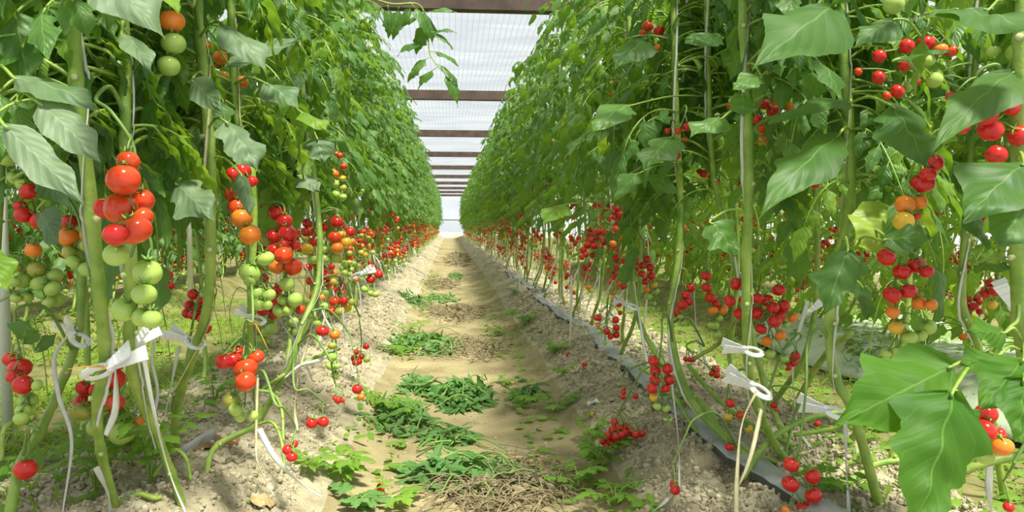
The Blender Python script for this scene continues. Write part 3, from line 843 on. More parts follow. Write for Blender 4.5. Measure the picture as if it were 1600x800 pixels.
def hand_truss(plant, base, key, plant_key):
    d, L, (ax, ay, ad) = CL[key]
    rng = np.random.default_rng(sum(map(ord, key)))
    L = sorted(L, key=lambda q: q[1])
    pts = []
    for x, y, r, c in L:
        R = r * d / F
        p = at(x, y, d + rng.uniform(-0.25, 0.35) * R * (3.0 if len(L) > 2 else 1))
        zmin = gz(p[0], p[1]) + R * 0.8
        if p[2] < zmin:                                    # rests on the bed: slide towards the camera along its sight line
            s = (CAM[2] - zmin) / max(CAM[2] - p[2], 1e-6)
            p = CAM + (p - CAM) * s
        pts.append([p, r * p[1] / F, c])
    for _ in range(40):                                    # fruit touch but do not run into each other: the lower one hangs nearer
        for i in range(len(pts)):
            for j in range(i):
                gap = (pts[i][1] + pts[j][1]) * 0.95 - np.linalg.norm(pts[i][0] - pts[j][0])
                if gap > 0:
                    for k, sg in ((i, -1), (j, 1)):
                        v = pts[k][0] - CAM
                        f = 1 + sg * gap * 0.35 / np.linalg.norm(v)
                        pts[k][0] = CAM + v * f
                        pts[k][1] *= f
    a = at(ax, ay, ad)
    zs = np.array([p[2] for p, _, _ in pts])
    top = np.array([p for p, _, _ in pts[: max(1, len(pts) // 3)]]).mean(axis=0) + np.array([0, 0.012, 0.03 + pts[0][1]])
    low = np.array([p for p, _, _ in pts[-max(1, len(pts) // 3):]]).mean(axis=0) + np.array([0, 0.012, 0.01])
    midp = (a + top) / 2 + np.array([0, -0.01, 0.015])
    S = STEMS[plant_key][0]
    q = S[int(np.argmin(np.linalg.norm(S - a, axis=1)))]
    gap = np.linalg.norm(q - a)
    K = [a, midp, top]
    if 0.02 < gap < 0.5:
        K = [q, (q + a) / 2 + np.array([0, 0, 0.02 + 0.12 * gap])] + K
    if len(pts) > 2:
        K += [(top + low) / 2 + np.array([rng.uniform(-0.006, 0.006), 0.014, 0]), low]
    P = spline(K, 8 * len(K))
    g = tube(G(), P, np.linspace(0.0036, 0.0016, len(P)), 6)
    toms = []
    for p, R, c in pts:
        up = p + np.array([0, 0, R * 0.9])
        i = int(np.argmin(np.linalg.norm(P - (up + np.array([0, 0.0, 0.016])), axis=1)))
        j = P[i]
        axis = nrm(nrm((j - p) * np.array([1, 0.5, 0.6])) * 0.8 + np.array([rng.uniform(-0.2, 0.2), -0.36, 0.62]))
        tip = p + axis * R * 0.92
        mid = (tip + j) / 2 + np.array([0, 0, 0.006]) + rng.normal(0, 0.002, 3)
        tube(g, spline([j, mid, tip], 7), 0.0015, 5)
        toms.append((p, R, c, axis))
    t = obj('fruit_truss', g, [M['stem_dark']], plant, shift=base)
    for p, R, c, axis in toms:
        o = put_tomato(t, p - base, R, c, axis, hi=True)
        o['label'] = {'R': 'ripe red tomato', 'S': 'bright orange-red tomato', 'O': 'orange ripening tomato', 'Y': 'yellow ripening tomato', 'V': 'olive half-ripe tomato', 'G': 'unripe green tomato'}[c]
    return t


def stem_mesh(P, r0, r1, base, scars=True, seed=0):
    rng = np.random.default_rng(seed)
    S = spline(P, 60)
    r = np.linspace(r0, r1, 60) * (1 + 0.05 * np.sin(np.linspace(0, 40, 60)) + 0.22 * (np.arange(60) % 6 == 0))
    g = tube(G(), S, r, 12)
    if scars:
        T, A, B = frames(S)
        for k, i in enumerate(range(6, 56, 6)):
            az = rng.uniform(-1.2, 1.2)
            o = nrm(np.array([math.sin(az), -math.cos(az), 0.35]))
            o = nrm(o - T[i] * (o @ T[i]) * 0.7)
            tube(g, np.array([S[i] + o * r[i] * 0.5, S[i] + o * r[i] * 1.3]), [r[i] * 0.55, r[i] * 0.42], 8, 0)
            tube(g, np.array([S[i] + o * r[i] * 1.28, S[i] + o * r[i] * 1.36]), [r[i] * 0.40, r[i] * 0.36], 8, 1)
    return g, S, r


def helix(S, r, turns, lo=0.05, hi=0.98, n=160, ph=0.0):
    f = np.linspace(lo, hi, n)
    x = f * (len(S) - 1)
    i = np.minimum(x.astype(int), len(S) - 2)
    t = (x - i)[:, None]
    C = S[i] * (1 - t) + S[i + 1] * t
    R = r[i] * 1.0 + 0.003
    T, A, B = frames(S)
    a = ph + turns * 2 * PI * f
    return C + R[:, None] * (np.cos(a)[:, None] * A[i] + np.sin(a)[:, None] * B[i])


NEAR = {
    # name: (stem points px, py, depth from the ground up), radius low, radius high, trusses, label
    'L1': ([(186, 792, 1.47), (160, 715, 1.40), (152, 640, 1.34), (163, 560, 1.27), (158, 480, 1.20), (150, 400, 1.15), (140, 300, 1.12), (128, 200, 1.12), (118, 110, 1.13), (113, 0, 1.14), (108, -120, 1.16), (105, -330, 1.18)], 0.0098, 0.0125, ['B'],
           'nearest plant of the left row, thick pale stem with a large white clip'),
    'L2': ([(292, 800, 1.52), (270, 745, 1.50), (245, 680, 1.45), (218, 620, 1.38), (203, 560, 1.30), (203, 470, 1.22), (205, 400, 1.18), (200, 300, 1.18), (196, 200, 1.2), (194, 100, 1.22), (192, -20, 1.24), (190, -260, 1.28)], 0.009, 0.0115, ['A', 'A2', 'Fa'],
           'second plant of the left row, bearing the big red cluster above four green tomatoes'),
    'L3': ([(290, 745, 1.75), (274, 690, 1.72), (277, 630, 1.68), (300, 560, 1.62), (322, 490, 1.55), (328, 430, 1.52), (329, 360, 1.5), (330, 290, 1.48), (325, 200, 1.48), (316, 100, 1.5), (308, 20, 1.5), (300, -180, 1.52)], 0.0105, 0.0130, ['T', 'Gs', 'Gt'],
           'third plant of the left row, bent stem with white clip and yellow tie'),
    'L0': ([(-2, 800, 1.30), (30, 730, 1.38), (60, 680, 1.45), (100, 590, 1.56), (122, 520, 1.62), (127, 450, 1.65), (122, 360, 1.68), (112, 260, 1.7), (100, 120, 1.72), (90, -20, 1.75), (85, -200, 1.8)], 0.0105, 0.009, ['B2', 'C', 'D', 'E'],
           'tomato plant with a slanting pale stem crossing behind the nearest plant of the left row'),
    'L4': ([(318, 742, 1.66), (335, 700, 1.72), (400, 662, 1.76), (398, 610, 1.74), (392, 540, 1.72), (393, 440, 1.70), (397, 330, 1.69), (390, 250, 1.70), (372, 190, 1.72), (363, 80, 1.75), (360, -40, 1.78), (355, -180, 1.8)], 0.0075, 0.0105, ['H', 'H2', 'M', 'T2', 'N2', 'I'],
           'fourth plant of the left row, orange tomatoes over a green cluster'),
    'L5': ([(395, 600, 2.15), (430, 612, 2.12), (455, 570, 2.1), (472, 510, 2.12), (495, 450, 2.2), (500, 380, 2.25), (494, 300, 2.3), (484, 230, 2.3), (470, 120, 2.32), (465, 20, 2.35), (460, -60, 2.4)], 0.0095, 0.010, ['J', 'J2', 'K', 'L', 'L2', 'N', 'N3', 'O', 'P', 'P2'],
           'fifth plant of the left row, its low stem bending up from the bare soil slope'),
    'R1': ([(1250, 745, 1.66), (1215, 700, 1.64), (1186, 640, 1.60), (1170, 570, 1.56), (1166, 480, 1.53), (1166, 400, 1.52), (1170, 300, 1.52), (1168, 180, 1.53), (1163, 60, 1.55), (1160, -60, 1.56), (1155, -220, 1.58)], 0.0105, 0.0125, ['Ra', 'Rb', 'Ro', 'Rj', 'Ru'],
           'right-row plant with a tall straight stem, big open red cluster and two white clips'),
    'R2': ([(1235, 760, 1.60), (1140, 690, 1.76), (1080, 625, 1.86), (1052, 540, 1.95), (1048, 480, 2.0), (1060, 400, 2.05), (1063, 310, 2.08), (1059, 220, 2.1), (1055, 120, 2.12), (1052, 0, 2.15), (1050, -110, 2.2)], 0.0095, 0.0105, ['Rd', 'Rf', 'Rx', 'Rw', 'Rh'],
           'right-row plant whose slanting stem lies over the grey film strip'),
    'R7': ([(1248, 735, 1.74), (1212, 650, 1.84), (1184, 560, 1.92), (1160, 460, 1.98), (1136, 370, 2.03), (1115, 270, 2.08), (1108, 150, 2.1), (1104, 0, 2.12), (1100, -110, 2.15)], 0.0095, 0.0105, ['Rc', 'Ry'],
           'slimmer right-row plant leaning up just behind the straight-stemmed one'),
    'R3': ([(1380, 760, 1.40), (1335, 650, 1.40), (1305, 590, 1.42), (1296, 510, 1.44), (1303, 430, 1.44), (1325, 340, 1.45), (1330, 250, 1.45), (1322, 140, 1.46), (1311, 0, 1.48), (1305, -120, 1.5), (1300, -230, 1.52)], 0.0112, 0.0130, ['Rk', 'Ri', 'Rz', 'Rn'],
           'right-row plant with broad leaves and a stem that kinks low above the clip'),
    'R4': ([(1150, 700, 1.76), (1105, 640, 1.95), (1060, 600, 2.1), (1020, 545, 2.25), (995, 490, 2.4), (988, 420, 2.45), (985, 330, 2.5), (990, 220, 2.5), (985, 100, 2.5), (980, -20, 2.5)], 0.0095, 0.0095, ['Re', 'Rg', 'Rg2', 'Rr', 'Rt', 'Rs'],
           'right-row plant with a red heap of tomatoes hanging at its foot'),
    'R5': ([(1720, 800, 1.12), (1650, 700, 1.1), (1600, 560, 1.08), (1590, 430, 1.05), (1588, 320, 1.02), (1592, 220, 1.0), (1594, 120, 0.98), (1600, 0, 0.98), (1605, -160, 1.0)], 0.011, 0.0125, ['Rl', 'Rm', 'Rp', 'Rv', 'Rgr', 'Rgt'],
           'nearest plant of the right row with very large leaves'),
    'R6': ([(1575, 700, 1.75), (1545, 620, 1.72), (1530, 545, 1.70), (1505, 480, 1.68), (1505, 400, 1.68), (1512, 330, 1.68), (1520, 200, 1.7), (1525, 60, 1.7), (1530, -60, 1.72), (1535, -200, 1.75)], 0.010, 0.010, ['Rq'],
           'tomato plant behind the large leaves of the nearest right-row plant'),
}

# large leaves laid by hand: plant, base px, tip px, width px, base depth, tip depth, attach px + depth, normal, profile, material, curl
UPC = (0.0, -0.75, 0.75)
HAND_LEAVES = [
    ('L1', (22, 122), (155, 172), 62, 1.02, 0.98, (-20, 110, 1.1), (0.1, -0.55, 0.8), 'O', 'leaf_dusty', 0.5),
    ('L1', (60, 160), (158, 255), 62, 0.98, 0.96, (0, 150, 1.1), (-0.3, -0.5, 0.8), 'O', 'leaf_dusty', 0.5),
    ('L1', (6, 195), (132, 320), 56, 0.92, 0.90, (-30, 180, 1.05), (-0.45, -0.35, 0.8), 'O', 'leaf_dusty', 0.3),
    ('L1', (140, -60), (258, 62), 84, 0.92, 0.90, (118, -60, 1.1), (-0.3, -0.35, 0.85), 'O', 'leaf_dusty', 0.4),
    ('L1', (62, 280), (110, 325), 40, 1.2, 1.15, (20, 280, 1.3), (-0.2, -0.5, 0.8), 'O', 'leaf_dusty', 0.8),
    ('L1', (60, 325), (95, 385), 44, 1.25, 1.22, (120, 300, 1.15), (-0.5, -0.7, 0.3), 'O', 'leaf_dusty', 0.2),
    ('L1', (25, 20), (45, 130), 60, 1.1, 1.08, (90, 0, 1.15), (0.2, -0.8, 0.3), 'O', 'leaf', 0.2),
    ('L1', (85, 30), (110, 80), 50, 1.2, 1.18, (118, 20, 1.15), (0.4, -0.8, 0.3), 'O', 'leaf_dusty', 0.3),
    ('L2', (190, 55), (236, 115), 44, 1.15, 1.1, (194, 40, 1.2), (0.4, -0.6, 0.6), 'O', 'leaf_dusty', 0.9),
    ('L2', (232, -30), (280, 20), 50, 1.05, 1.0, (195, -40, 1.2), (0.4, -0.6, 0.7), 'O', 'leaf_fresh_or_lit', 0.5),
    ('L3', (300, 125), (348, 175), 44, 1.35, 1.3, (320, 120, 1.48), (-0.4, -0.6, 0.6), 'O', 'leaf_dusty', 0.6),
    ('L3', (352, 190), (405, 270), 66, 1.3, 1.28, (326, 200, 1.48), (0.35, -0.6, 0.7), 'L', 'leaf_dusty', 0.5),
    ('L3', (275, 285), (335, 345), 60, 1.3, 1.25, (326, 270, 1.48), (-0.3, -0.7, 0.6), 'L', 'leaf_dusty', 0.5),
    ('L3', (345, 35), (420, 115), 58, 1.35, 1.3, (312, 60, 1.5), (0.3, -0.6, 0.7), 'O', 'leaf_dusty', 0.4),
    ('L3', (375, 270), (392, 338), 30, 1.45, 1.42, (328, 245, 1.48), (0.7, -0.7, 0.1), 'O', 'leaf_dusty', 0.2),
    ('L4', (415, 130), (468, 172), 46, 1.5, 1.45, (368, 130, 1.73), (0.0, -0.6, 0.8), 'O', 'leaf_dusty', 0.4),
    ('L4', (470, 175), (512, 205), 40, 1.7, 1.65, (420, 150, 1.73), (0.2, -0.5, 0.8), 'O', 'leaf_fresh_or_lit', 0.4),
    ('L5', (495, 215), (505, 255), 44, 2.0, 1.98, (484, 205, 2.3), (0.2, -0.8, 0.5), 'L', 'leaf_dusty', 0.4),
    ('L5', (465, 275), (500, 300), 34, 2.0, 1.95, (490, 290, 2.3), (0.0, -0.6, 0.8), 'O', 'leaf_dusty', 0.5),
    ('L3', (358, 100), (470, 60), 40, 1.6, 1.7, (314, 60, 1.5), (0.2, -0.5, 0.8), 'O', 'leaf_dusty', 0.3),
    ('R3', (1306, 8), (1178, 108), 112, 1.20, 1.02, (1312, 0, 1.46), (0.15, -0.75, 0.62), 'O', 'leaf_broad', 0.3),
    ('R5', (1490, 15), (1640, 60), 120, 0.98, 0.82, (1440, 60, 1.1), (-0.1, -0.5, 0.85), 'L', 'leaf_broad', 0.3),
    ('R5', (1545, 15), (1445, 30), 50, 0.98, 0.95, (1590, 0, 0.98), (0.0, -0.5, 0.85), 'O', 'leaf_broad', 0.3),
    ('R3', (1393, 165), (1448, 262), 96, 1.08, 0.98, (1330, 160, 1.44), (-0.1, -0.8, 0.6), 'L', 'leaf_broad', 0.3),
    ('R5', (1585, 112), (1456, 240), 84, 0.98, 0.86, (1594, 110, 0.98), (-0.35, -0.7, 0.62), 'O', 'leaf_broad', 0.5),
    ('R3', (1310, 212), (1185, 345), 84, 1.25, 1.10, (1330, 205, 1.45), (-0.25, -0.7, 0.7), 'L', 'leaf_broad', 0.5),
    ('R3', (1330, 160), (1200, 195), 46, 1.25, 1.15, (1325, 165, 1.45), (0.0, -0.5, 0.85), 'O', 'leaf_broad', 0.5),
    ('R3', (1400, 30), (1335, 75), 52, 1.2, 1.15, (1440, 60, 1.2), (0.0, -0.7, 0.7), 'O', 'leaf_broad', 0.4),
    ('R5', (1395, 95), (1485, 80), 30, 1.05, 1.02, (1430, 110, 1.15), (0.0, -0.4, 0.9), 'O', 'leaf_broad', 0.3),
    ('R5', (1600, 255), (1505, 345), 112, 0.92, 0.84, (1590, 250, 1.0), (-0.2, -0.7, 0.7), 'O', 'leaf_broad', 0.3),
    ('R5', (1610, 300), (1560, 385), 100, 0.90, 0.86, (1588, 290, 1.02), (0.1, -0.75, 0.6), 'O', 'leaf_broad', 0.3),
    ('R3', (1375, 375), (1458, 372), 54, 1.12, 1.08, (1330, 385, 1.44), (0.0, -0.75, 0.6), 'O', 'leaf_broad', 0.3),
    ('R3', (1395, 330), (1335, 385), 88, 1.35, 1.32, (1330, 345, 1.45), (0.1, -0.9, 0.3), 'O', 'leaf_yellow', 0.2),
    ('R3', (1325, 388), (1288, 492), 66, 1.22, 1.2, (1318, 375, 1.44), (-0.4, -0.8, 0.3), 'L', 'leaf_broad', 0.3),
    ('R3', (1345, 445), (1355, 500), 40, 1.3, 1.28, (1305, 430, 1.44), (0.3, -0.85, 0.4), 'O', 'leaf_broad', 0.6),
    ('R5', (1520, 415), (1578, 420), 46, 1.1, 1.05, (1588, 415, 1.05), (0.0, -0.7, 0.7), 'O', 'leaf_broad', 0.5),
    ('R5', (1510, 330), (1545, 390), 40, 1.2, 1.18, (1560, 330, 1.1), (0.2, -0.8, 0.5), 'O', 'leaf_broad', 0.4),
    ('R5', (1488, 572), (1306, 664), 150, 0.90, 0.84, (1570, 560, 1.05), (-0.1, -0.88, 0.45), 'L', 'leaf_backlit', 0.25),
    ('R5', (1490, 610), (1432, 822), 160, 0.84, 0.78, (1540, 560, 1.02), (0.05, -0.92, 0.35), 'L', 'leaf_backlit', 0.2),
    ('R5', (1500, 640), (1530, 690), 60, 0.84, 0.83, (1490, 615, 0.85), (0.1, -0.9, 0.4), 'O', 'leaf_backlit', 0.2),
    ('R5', (1570, 520), (1510, 518), 46, 0.98, 0.96, (1595, 530, 1.06), (0.0, -0.85, 0.5), 'O', 'leaf_backlit', 0.3),
    ('R5', (1556, 560), (1500, 568), 52, 0.93, 0.91, (1596, 550, 1.06), (0.0, -0.85, 0.5), 'O', 'leaf_backlit', 0.3),
    ('R5', (1600, 560), (1530, 640), 84, 0.90, 0.86, (1600, 545, 1.06), (-0.1, -0.9, 0.4), 'O', 'leaf_backlit', 0.2),
    ('R5', (1600, 590), (1590, 690), 96, 0.88, 0.84, (1602, 550, 1.06), (0.1, -0.9, 0.4), 'O', 'leaf_backlit', 0.2),
    ('R2', (1130, 60), (1070, 68), 56, 1.9, 1.85, (1108, 60, 2.12), (0.0, -0.6, 0.8), 'O', 'leaf', 0.7),
    ('R2', (985, 165), (925, 205), 62, 2.0, 1.85, (1108, 150, 2.12), (-0.2, -0.6, 0.75), 'O', 'leaf', 0.4),
    ('R1', (1128, 185), (1078, 215), 50, 1.45, 1.38, (1166, 175, 1.53), (-0.1, -0.6, 0.8), 'O', 'leaf', 0.4),
    ('R1', (1190, 120), (1145, 140), 42, 1.4, 1.36, (1166, 100, 1.53), (0.0, -0.6, 0.8), 'O', 'leaf', 0.5),
    ('R1', (1160, 145), (1160, 182), 44, 1.42, 1.4, (1166, 130, 1.53), (0.0, -0.95, 0.2), 'O', 'leaf', 0.2),
    ('R2', (1050, 215), (1005, 270), 60, 1.9, 1.8, (1110, 240, 2.1), (-0.3, -0.7, 0.6), 'L', 'leaf', 0.5),
    ('R2', (1000, 270), (962, 312), 40, 1.95, 1.9, (1060, 260, 2.1), (-0.3, -0.6, 0.7), 'O', 'leaf', 0.5),
    ('R1', (1110, 345), (1150, 400), 66, 1.45, 1.42, (1166, 330, 1.52), (0.2, -0.85, 0.4), 'L', 'leaf', 0.4),
    ('R2', (1040, 275), (1025, 300), 44, 1.9, 1.88, (1110, 285, 2.1), (0.0, -0.8, 0.5), 'O', 'leaf', 0.5),
    ('R4', (1010, 60), (960, 110), 50, 2.1, 2.0, (986, 60, 2.5), (-0.2, -0.7, 0.6), 'O', 'leaf', 0.3),
    ('R4', (880, 320), (850, 350), 40, 2.5, 2.4, (985, 320, 2.5), (-0.2, -0.7, 0.6), 'L', 'leaf_fresh_or_lit', 0.4),
    ('L0', (35, 535), (45, 500), 40, 1.40, 1.38, (25, 505, 1.44), (0.3, -0.9, 0.4), 'O', 'leaf', 0.3),
    ('L0', (55, 550), (90, 520), 22, 1.42, 1.44, (40, 520, 1.44), (0.0, -0.8, 0.6), 'O', 'leaf', 0.3),
    ('L1', (-20, 385), (12, 455), 44, 1.02, 1.0, (-30, 360, 1.1), (0.3, -0.9, 0.3), 'O', 'leaf_fresh_or_lit', 0.2),
]

PLANTS, STEMS = {}, {}
ORD = 'first second third fourth fifth sixth seventh eighth ninth tenth eleventh twelfth thirteenth fourteenth fifteenth sixteenth seventeenth eighteenth nineteenth twentieth'.split() + ['twenty-' + w for w in 'first second third fourth fifth sixth seventh eighth ninth'.split()] + ['thirtieth'] + ['thirty-' + w for w in 'first second third fourth fifth sixth seventh eighth ninth'.split()] + ['fortieth'] + ['forty-' + w for w in 'first second third fourth fifth sixth seventh eighth ninth'.split()]

for key in ('L1', 'L2', 'L3', 'L4', 'R1', 'R2', 'R7', 'R3', 'R6'):          # stems that the photograph shows for most of their length
    pp = NEAR[key][0]
    S = spline([at(*q) for q in pp], 60)
    for p in S[::2]:
        x, y = proj(p)
        if -40 < y < 800:
            CLEAR.append((x - 5, y - 22, x + 5, y + 22, p[1] - 0.05))

for idx, (key, (pp, r0, r1, trusses, label)) in enumerate(NEAR.items()):
    P = [at(*q) for q in pp]
    base = np.array([P[0][0], P[0][1], gz(P[0][0], P[0][1])])
    P = [base + np.array([0, 0, -0.03])] + [np.array([p[0], p[1], max(p[2], gz(p[0], p[1]) + 0.012)]) for p in P[1:]]
    pl = tag(empty('tomato_plant', base), label, 'tomato plant')
    g, S, r = stem_mesh(P, r0 * 0.85, r1 * 0.84, base, seed=idx)
    obj('stem', g, [M['stem'], M['scar']], pl, shift=base)
    PLANTS[key], STEMS[key] = (pl, base), (S, r)
    for t in trusses:
        hand_truss(pl, base, t, key)
    # the rest of the leaves
    rng = np.random.default_rng(50 + idx)
    left = key[0] == 'L'
    zlo = 0.80 if left else 0.78
    n = 0
    for k in range(64):
        f = rng.uniform(0, 1)
        z = zlo + (S[-1][2] - zlo) * f
        i = int(np.argmin(np.abs(S[:, 2] - z)))
        az = k * 2.4 + rng.uniform(-0.5, 0.5)
        for _try in range(5):
            mtx = rot('Z', az) @ rot('Y', rng.uniform(-0.35, 0.35)) * rng.uniform(0.62, 1.0)
            v = rng.integers(0, 8)
            A = LEAF_HI[v][0] @ mtx.T + S[i]
            if not any(blocked(q, 0.0) for q in A[::17]) and abs(A[:, 0]).min() > (0.30 if left else 0.36) and not any(q[1] < 0.95 for q in A[::60]):
                fresh = rng.random() < 0.22
                o = link('leaf', LEAF_FRESH_MESH[v % 4] if fresh else LEAF_HI_MESH[v], pl, S[i] - base)
                o.matrix_local = Matrix.Translation(Vector(S[i] - base)) @ Matrix(mtx.tolist()).to_4x4()
                n += 1
                break
            az += 1.1

for key, b, t, w, db, dt, (ax, ay, ad), nor, prof, m, curl in HAND_LEAVES:
    pl, base = PLANTS[key]
    B, T = at(b[0], b[1], db), at(t[0], t[1], dt)
    L = np.linalg.norm(T - B)
    rng = np.random.default_rng(int(b[0] * 7 + b[1]) % 99991)
    g = G()
    W = w * (db + dt) / 2 / F
    d = nrm(T - B)
    n = np.asarray(nor, float)
    n = nrm(n - d * (n @ d))
    d2 = nrm(d + n * math.tan(min(curl, 1.2) / 2))               # start higher, so that the curled leaf still ends at its tip
    leaflet(g, B, d2, n, L * (1 + curl * curl / 22), W * 1.06, curl, rng.uniform(0.12, 0.3), 36, 6, LOBED if prof == 'L' else OVATE, 0.012, 0.16, rng, irr=0.14)
    A = at(ax, ay, ad)
    tube(g, spline([A, (A + B) / 2 + np.array([0, 0, 0.012]), B, B + d2 * 0.01], 14), np.linspace(0.0030, 0.0016, 14), 6, 1)
    obj('leaf', g, [M[m], M['stem']], pl, shift=base)

# ---------------------------------------------------------------- plants further down the rows: variants, then copies
VAR = []
FOL_MATS = [M['leaf'], M['stem']]


def truss_variant(seed, n, cols, D):
    rng = np.random.default_rng(seed)
    K = np.array([[0, 0, 0], [0.05, 0, 0.012], [0.085, 0, -0.02], [0.09, 0.005, -0.07], [0.088, -0.003, -0.07 - 0.37 * D * n]])
    P = spline(K, 30)
    g = tube(G(), P, np.linspace(0.003, 0.0014, 30), 5)
    T = []
    for k in range(n):
        f = 0.42 + 0.56 * (k + 0.5) / n
        j = P[int(f * 29)]
        az = k * 2.5 + rng.uniform(-0.5, 0.5)
        o = np.array([math.cos(az), math.sin(az), 0]) * rng.uniform(0.9, 1.25) * D * 0.75
        R = D / 2 * rng.uniform(0.82, 1.1)
        p = j + o + np.array([0, 0, -R * 0.9])
        axis = nrm(np.array([-o[0], -o[1], 0]) * 14 + np.array([0, 0, 1]))
        tube(g, spline([j, (j + p) / 2 + np.array([0, 0, R * 0.8]), p + axis * R * 0.9], 5), 0.0013, 4)
        c = cols[min(int(k / n * len(cols)), len(cols) - 1)]
        T.append((p, R, c, axis))
    return g.arrays(), T


RIPE_L = [truss_variant(300 + i, n, c, 0.042) for i, (n, c) in enumerate([(9, 'RRSOVGG'), (8, 'RSOYGG'), (7, 'RRSVGG'), (6, 'SOVGGG'), (5, 'RRRS')])]
RIPE_R = [truss_variant(320 + i, n, c, 0.031) for i, (n, c) in enumerate([(12, 'RRRRSOG'), (10, 'RRRSYG'), (11, 'RRRROGG'), (7, 'RRRR'), (9, 'RRSOVG')])]
HIGH = [truss_variant(340 + i, n, c, 0.034) for i, (n, c) in enumerate([(6, 'OVGG'), (6, 'SOGG'), (5, 'GGGG')])]


def truss_mesh(tv, far):
    (V, Q, S, U), T = tv
    g = G().add(V, Q, S, U)
    if far:
        for p, R, c, ax in T:
            g.add(TOM_FAR[0] * R + p, TOM_FAR[1], np.full(len(TOM_FAR[1]), SLOT[c]), TOM_FAR[3])
    return mesh_of('fruit_truss', g, TRUSS_MATS)


TV = {k: [(tv, truss_mesh(tv, False), truss_mesh(tv, True)) for tv in lst] for k, lst in (('L', RIPE_L), ('R', RIPE_R), ('H', HIGH))}


def plant_variant(seed, dense, top, low=0.60, leafmat='leaf'):
    """stem, foliage and truss places of one plant whose path side is +X"""
    rng = np.random.default_rng(seed)
    K = np.array([[0.0, -0.22, -0.03], [0.02, -0.12, 0.06], [0.01, -0.03, 0.2], [0.0, 0, 0.45], [rng.uniform(-0.03, 0.04), 0, 0.9], [rng.uniform(-0.04, 0.04), rng.uniform(-0.03, 0.03), 1.4], [rng.uniform(-0.03, 0.05), rng.uniform(-0.05, 0.05), top]])
    S = spline(K, 40)
    st = tube(G(), S, np.linspace(0.0095, 0.006, 40), 8).arrays()
    sg_ = G().put(st)
    for k in range(7):
        z = rng.uniform(0.25, 0.75)
        i = int(np.argmin(np.abs(S[:, 2] - z)))
        a = rng.uniform(0, 2 * PI)
        o = np.array([math.cos(a), math.sin(a), 0])
        L = rng.uniform(0.10, 0.24)
        Q = spline([S[i], S[i] + o * 0.05 + np.array([0, 0, 0.015]), S[i] + o * 0.085 + np.array([0, 0, -L * 0.4]), S[i] + o * 0.09 + np.array([0.01, 0, -min(L, z - 0.06)])], 12)
        tube(sg_, Q, np.linspace(0.0022, 0.0010, 12), 4)
        for b in range(5, 12, 2):
            tube(sg_, np.array([Q[b], Q[b] + np.append(rng.normal(0, 0.009, 2), -0.010)]), 0.0009, 3)
    st = sg_.arrays()
    fo = G()
    for k in range(dense):
        f = (k + rng.uniform(0, 1)) / dense
        z = low + (top - low) * f**0.95
        i = int(np.argmin(np.abs(S[:, 2] - z)))
        az = k * 2.399 + rng.uniform(-0.4, 0.4)
        if z < low + 0.15 and rng.random() < 0.55:
            continue
        m = rot('Z', az) @ rot('Y', rng.uniform(-0.5, 0.25)) * rng.uniform(0.82, 1.12) * (1.0 if z < 1.7 else 0.8)
        fo.put(LEAF_LO[rng.integers(0, 8)], m, S[i])
    places = []
    for z, kind in ((0.30, 'ripe'), (0.42, 'ripe'), (0.52, 'ripe'), (0.62, 'ripe'), (0.72, 'ripe'), (0.95, 'high'), (1.25, 'high')):
        if rng.random() < 0.12:
            continue
        z += rng.uniform(-0.05, 0.05)
        i = int(np.argmin(np.abs(S[:, 2] - z)))
        places.append((S[i], rng.uniform(-1.5, 1.5) if rng.random() < 0.8 else rng.uniform(1.8, 4.4), kind, int(rng.integers(0, 100))))
    return mesh_of('stem', st, [M['stem']]), mesh_of('foliage', fo, [M[leafmat], M['stem']]), places, S


VAR_L = [plant_variant(400 + i, 46, 2.05 + 0.05 * (i % 3)) for i in range(6)]
VAR_R = [plant_variant(420 + i, 38, 2.0 + 0.05 * (i % 3)) for i in range(6)]
VAR_O = [plant_variant(440 + i, 44, 2.0 + 0.05 * (i % 3), 0.22) for i in range(4)]
VAR_P = [plant_variant(440 + i, 44, 1.95 + 0.05 * (i % 3), 0.10, 'leaf_fresh_or_lit') for i in range(4)]  # lighter leaf colour stands in for sun shining through the right back rows
VAR_N = [plant_variant(460 + i, 36, 2.0 + 0.05 * (i % 3), 0.72) for i in range(4)]


def row_plant(x, y, side, label, group, detail, variants, rng, ripe=True):
    """detail 2: every tomato an object; 1: tomatoes in the truss mesh; 0: fewer trusses"""
    st, fo, places, S = variants[rng.integers(0, len(variants))]
    rz = (0 if side == 'L' else PI) + rng.uniform(-0.4, 0.4)
    s = rng.uniform(0.94, 1.06)
    x += rng.uniform(-0.04, 0.04)
    pl = tag(empty('tomato_plant', (x, y, gz(x, y) if y < 12 else 0.13), rz, s), label, 'tomato plant', group)
    link('stem', st, pl)
    link('foliage', fo, pl)
    for p, az, kind, pick in places if detail else places[::2]:
        lst = TV['H' if kind == 'high' else side]
        tv, near, far = lst[pick % len(lst)]
        if kind == 'ripe' and (not ripe or side == 'R' and pick < 46):
            continue
        t = link('fruit_truss', near if detail == 2 else far, pl, p)
        t.rotation_euler = (0, 0, az)
        if detail == 2:
            for q, R, c, ax in tv[1]:
                put_tomato(t, q, R, c, ax, hi=False)
    return pl


def ordinal(n):
    return ORD[n] if n < len(ORD) else None


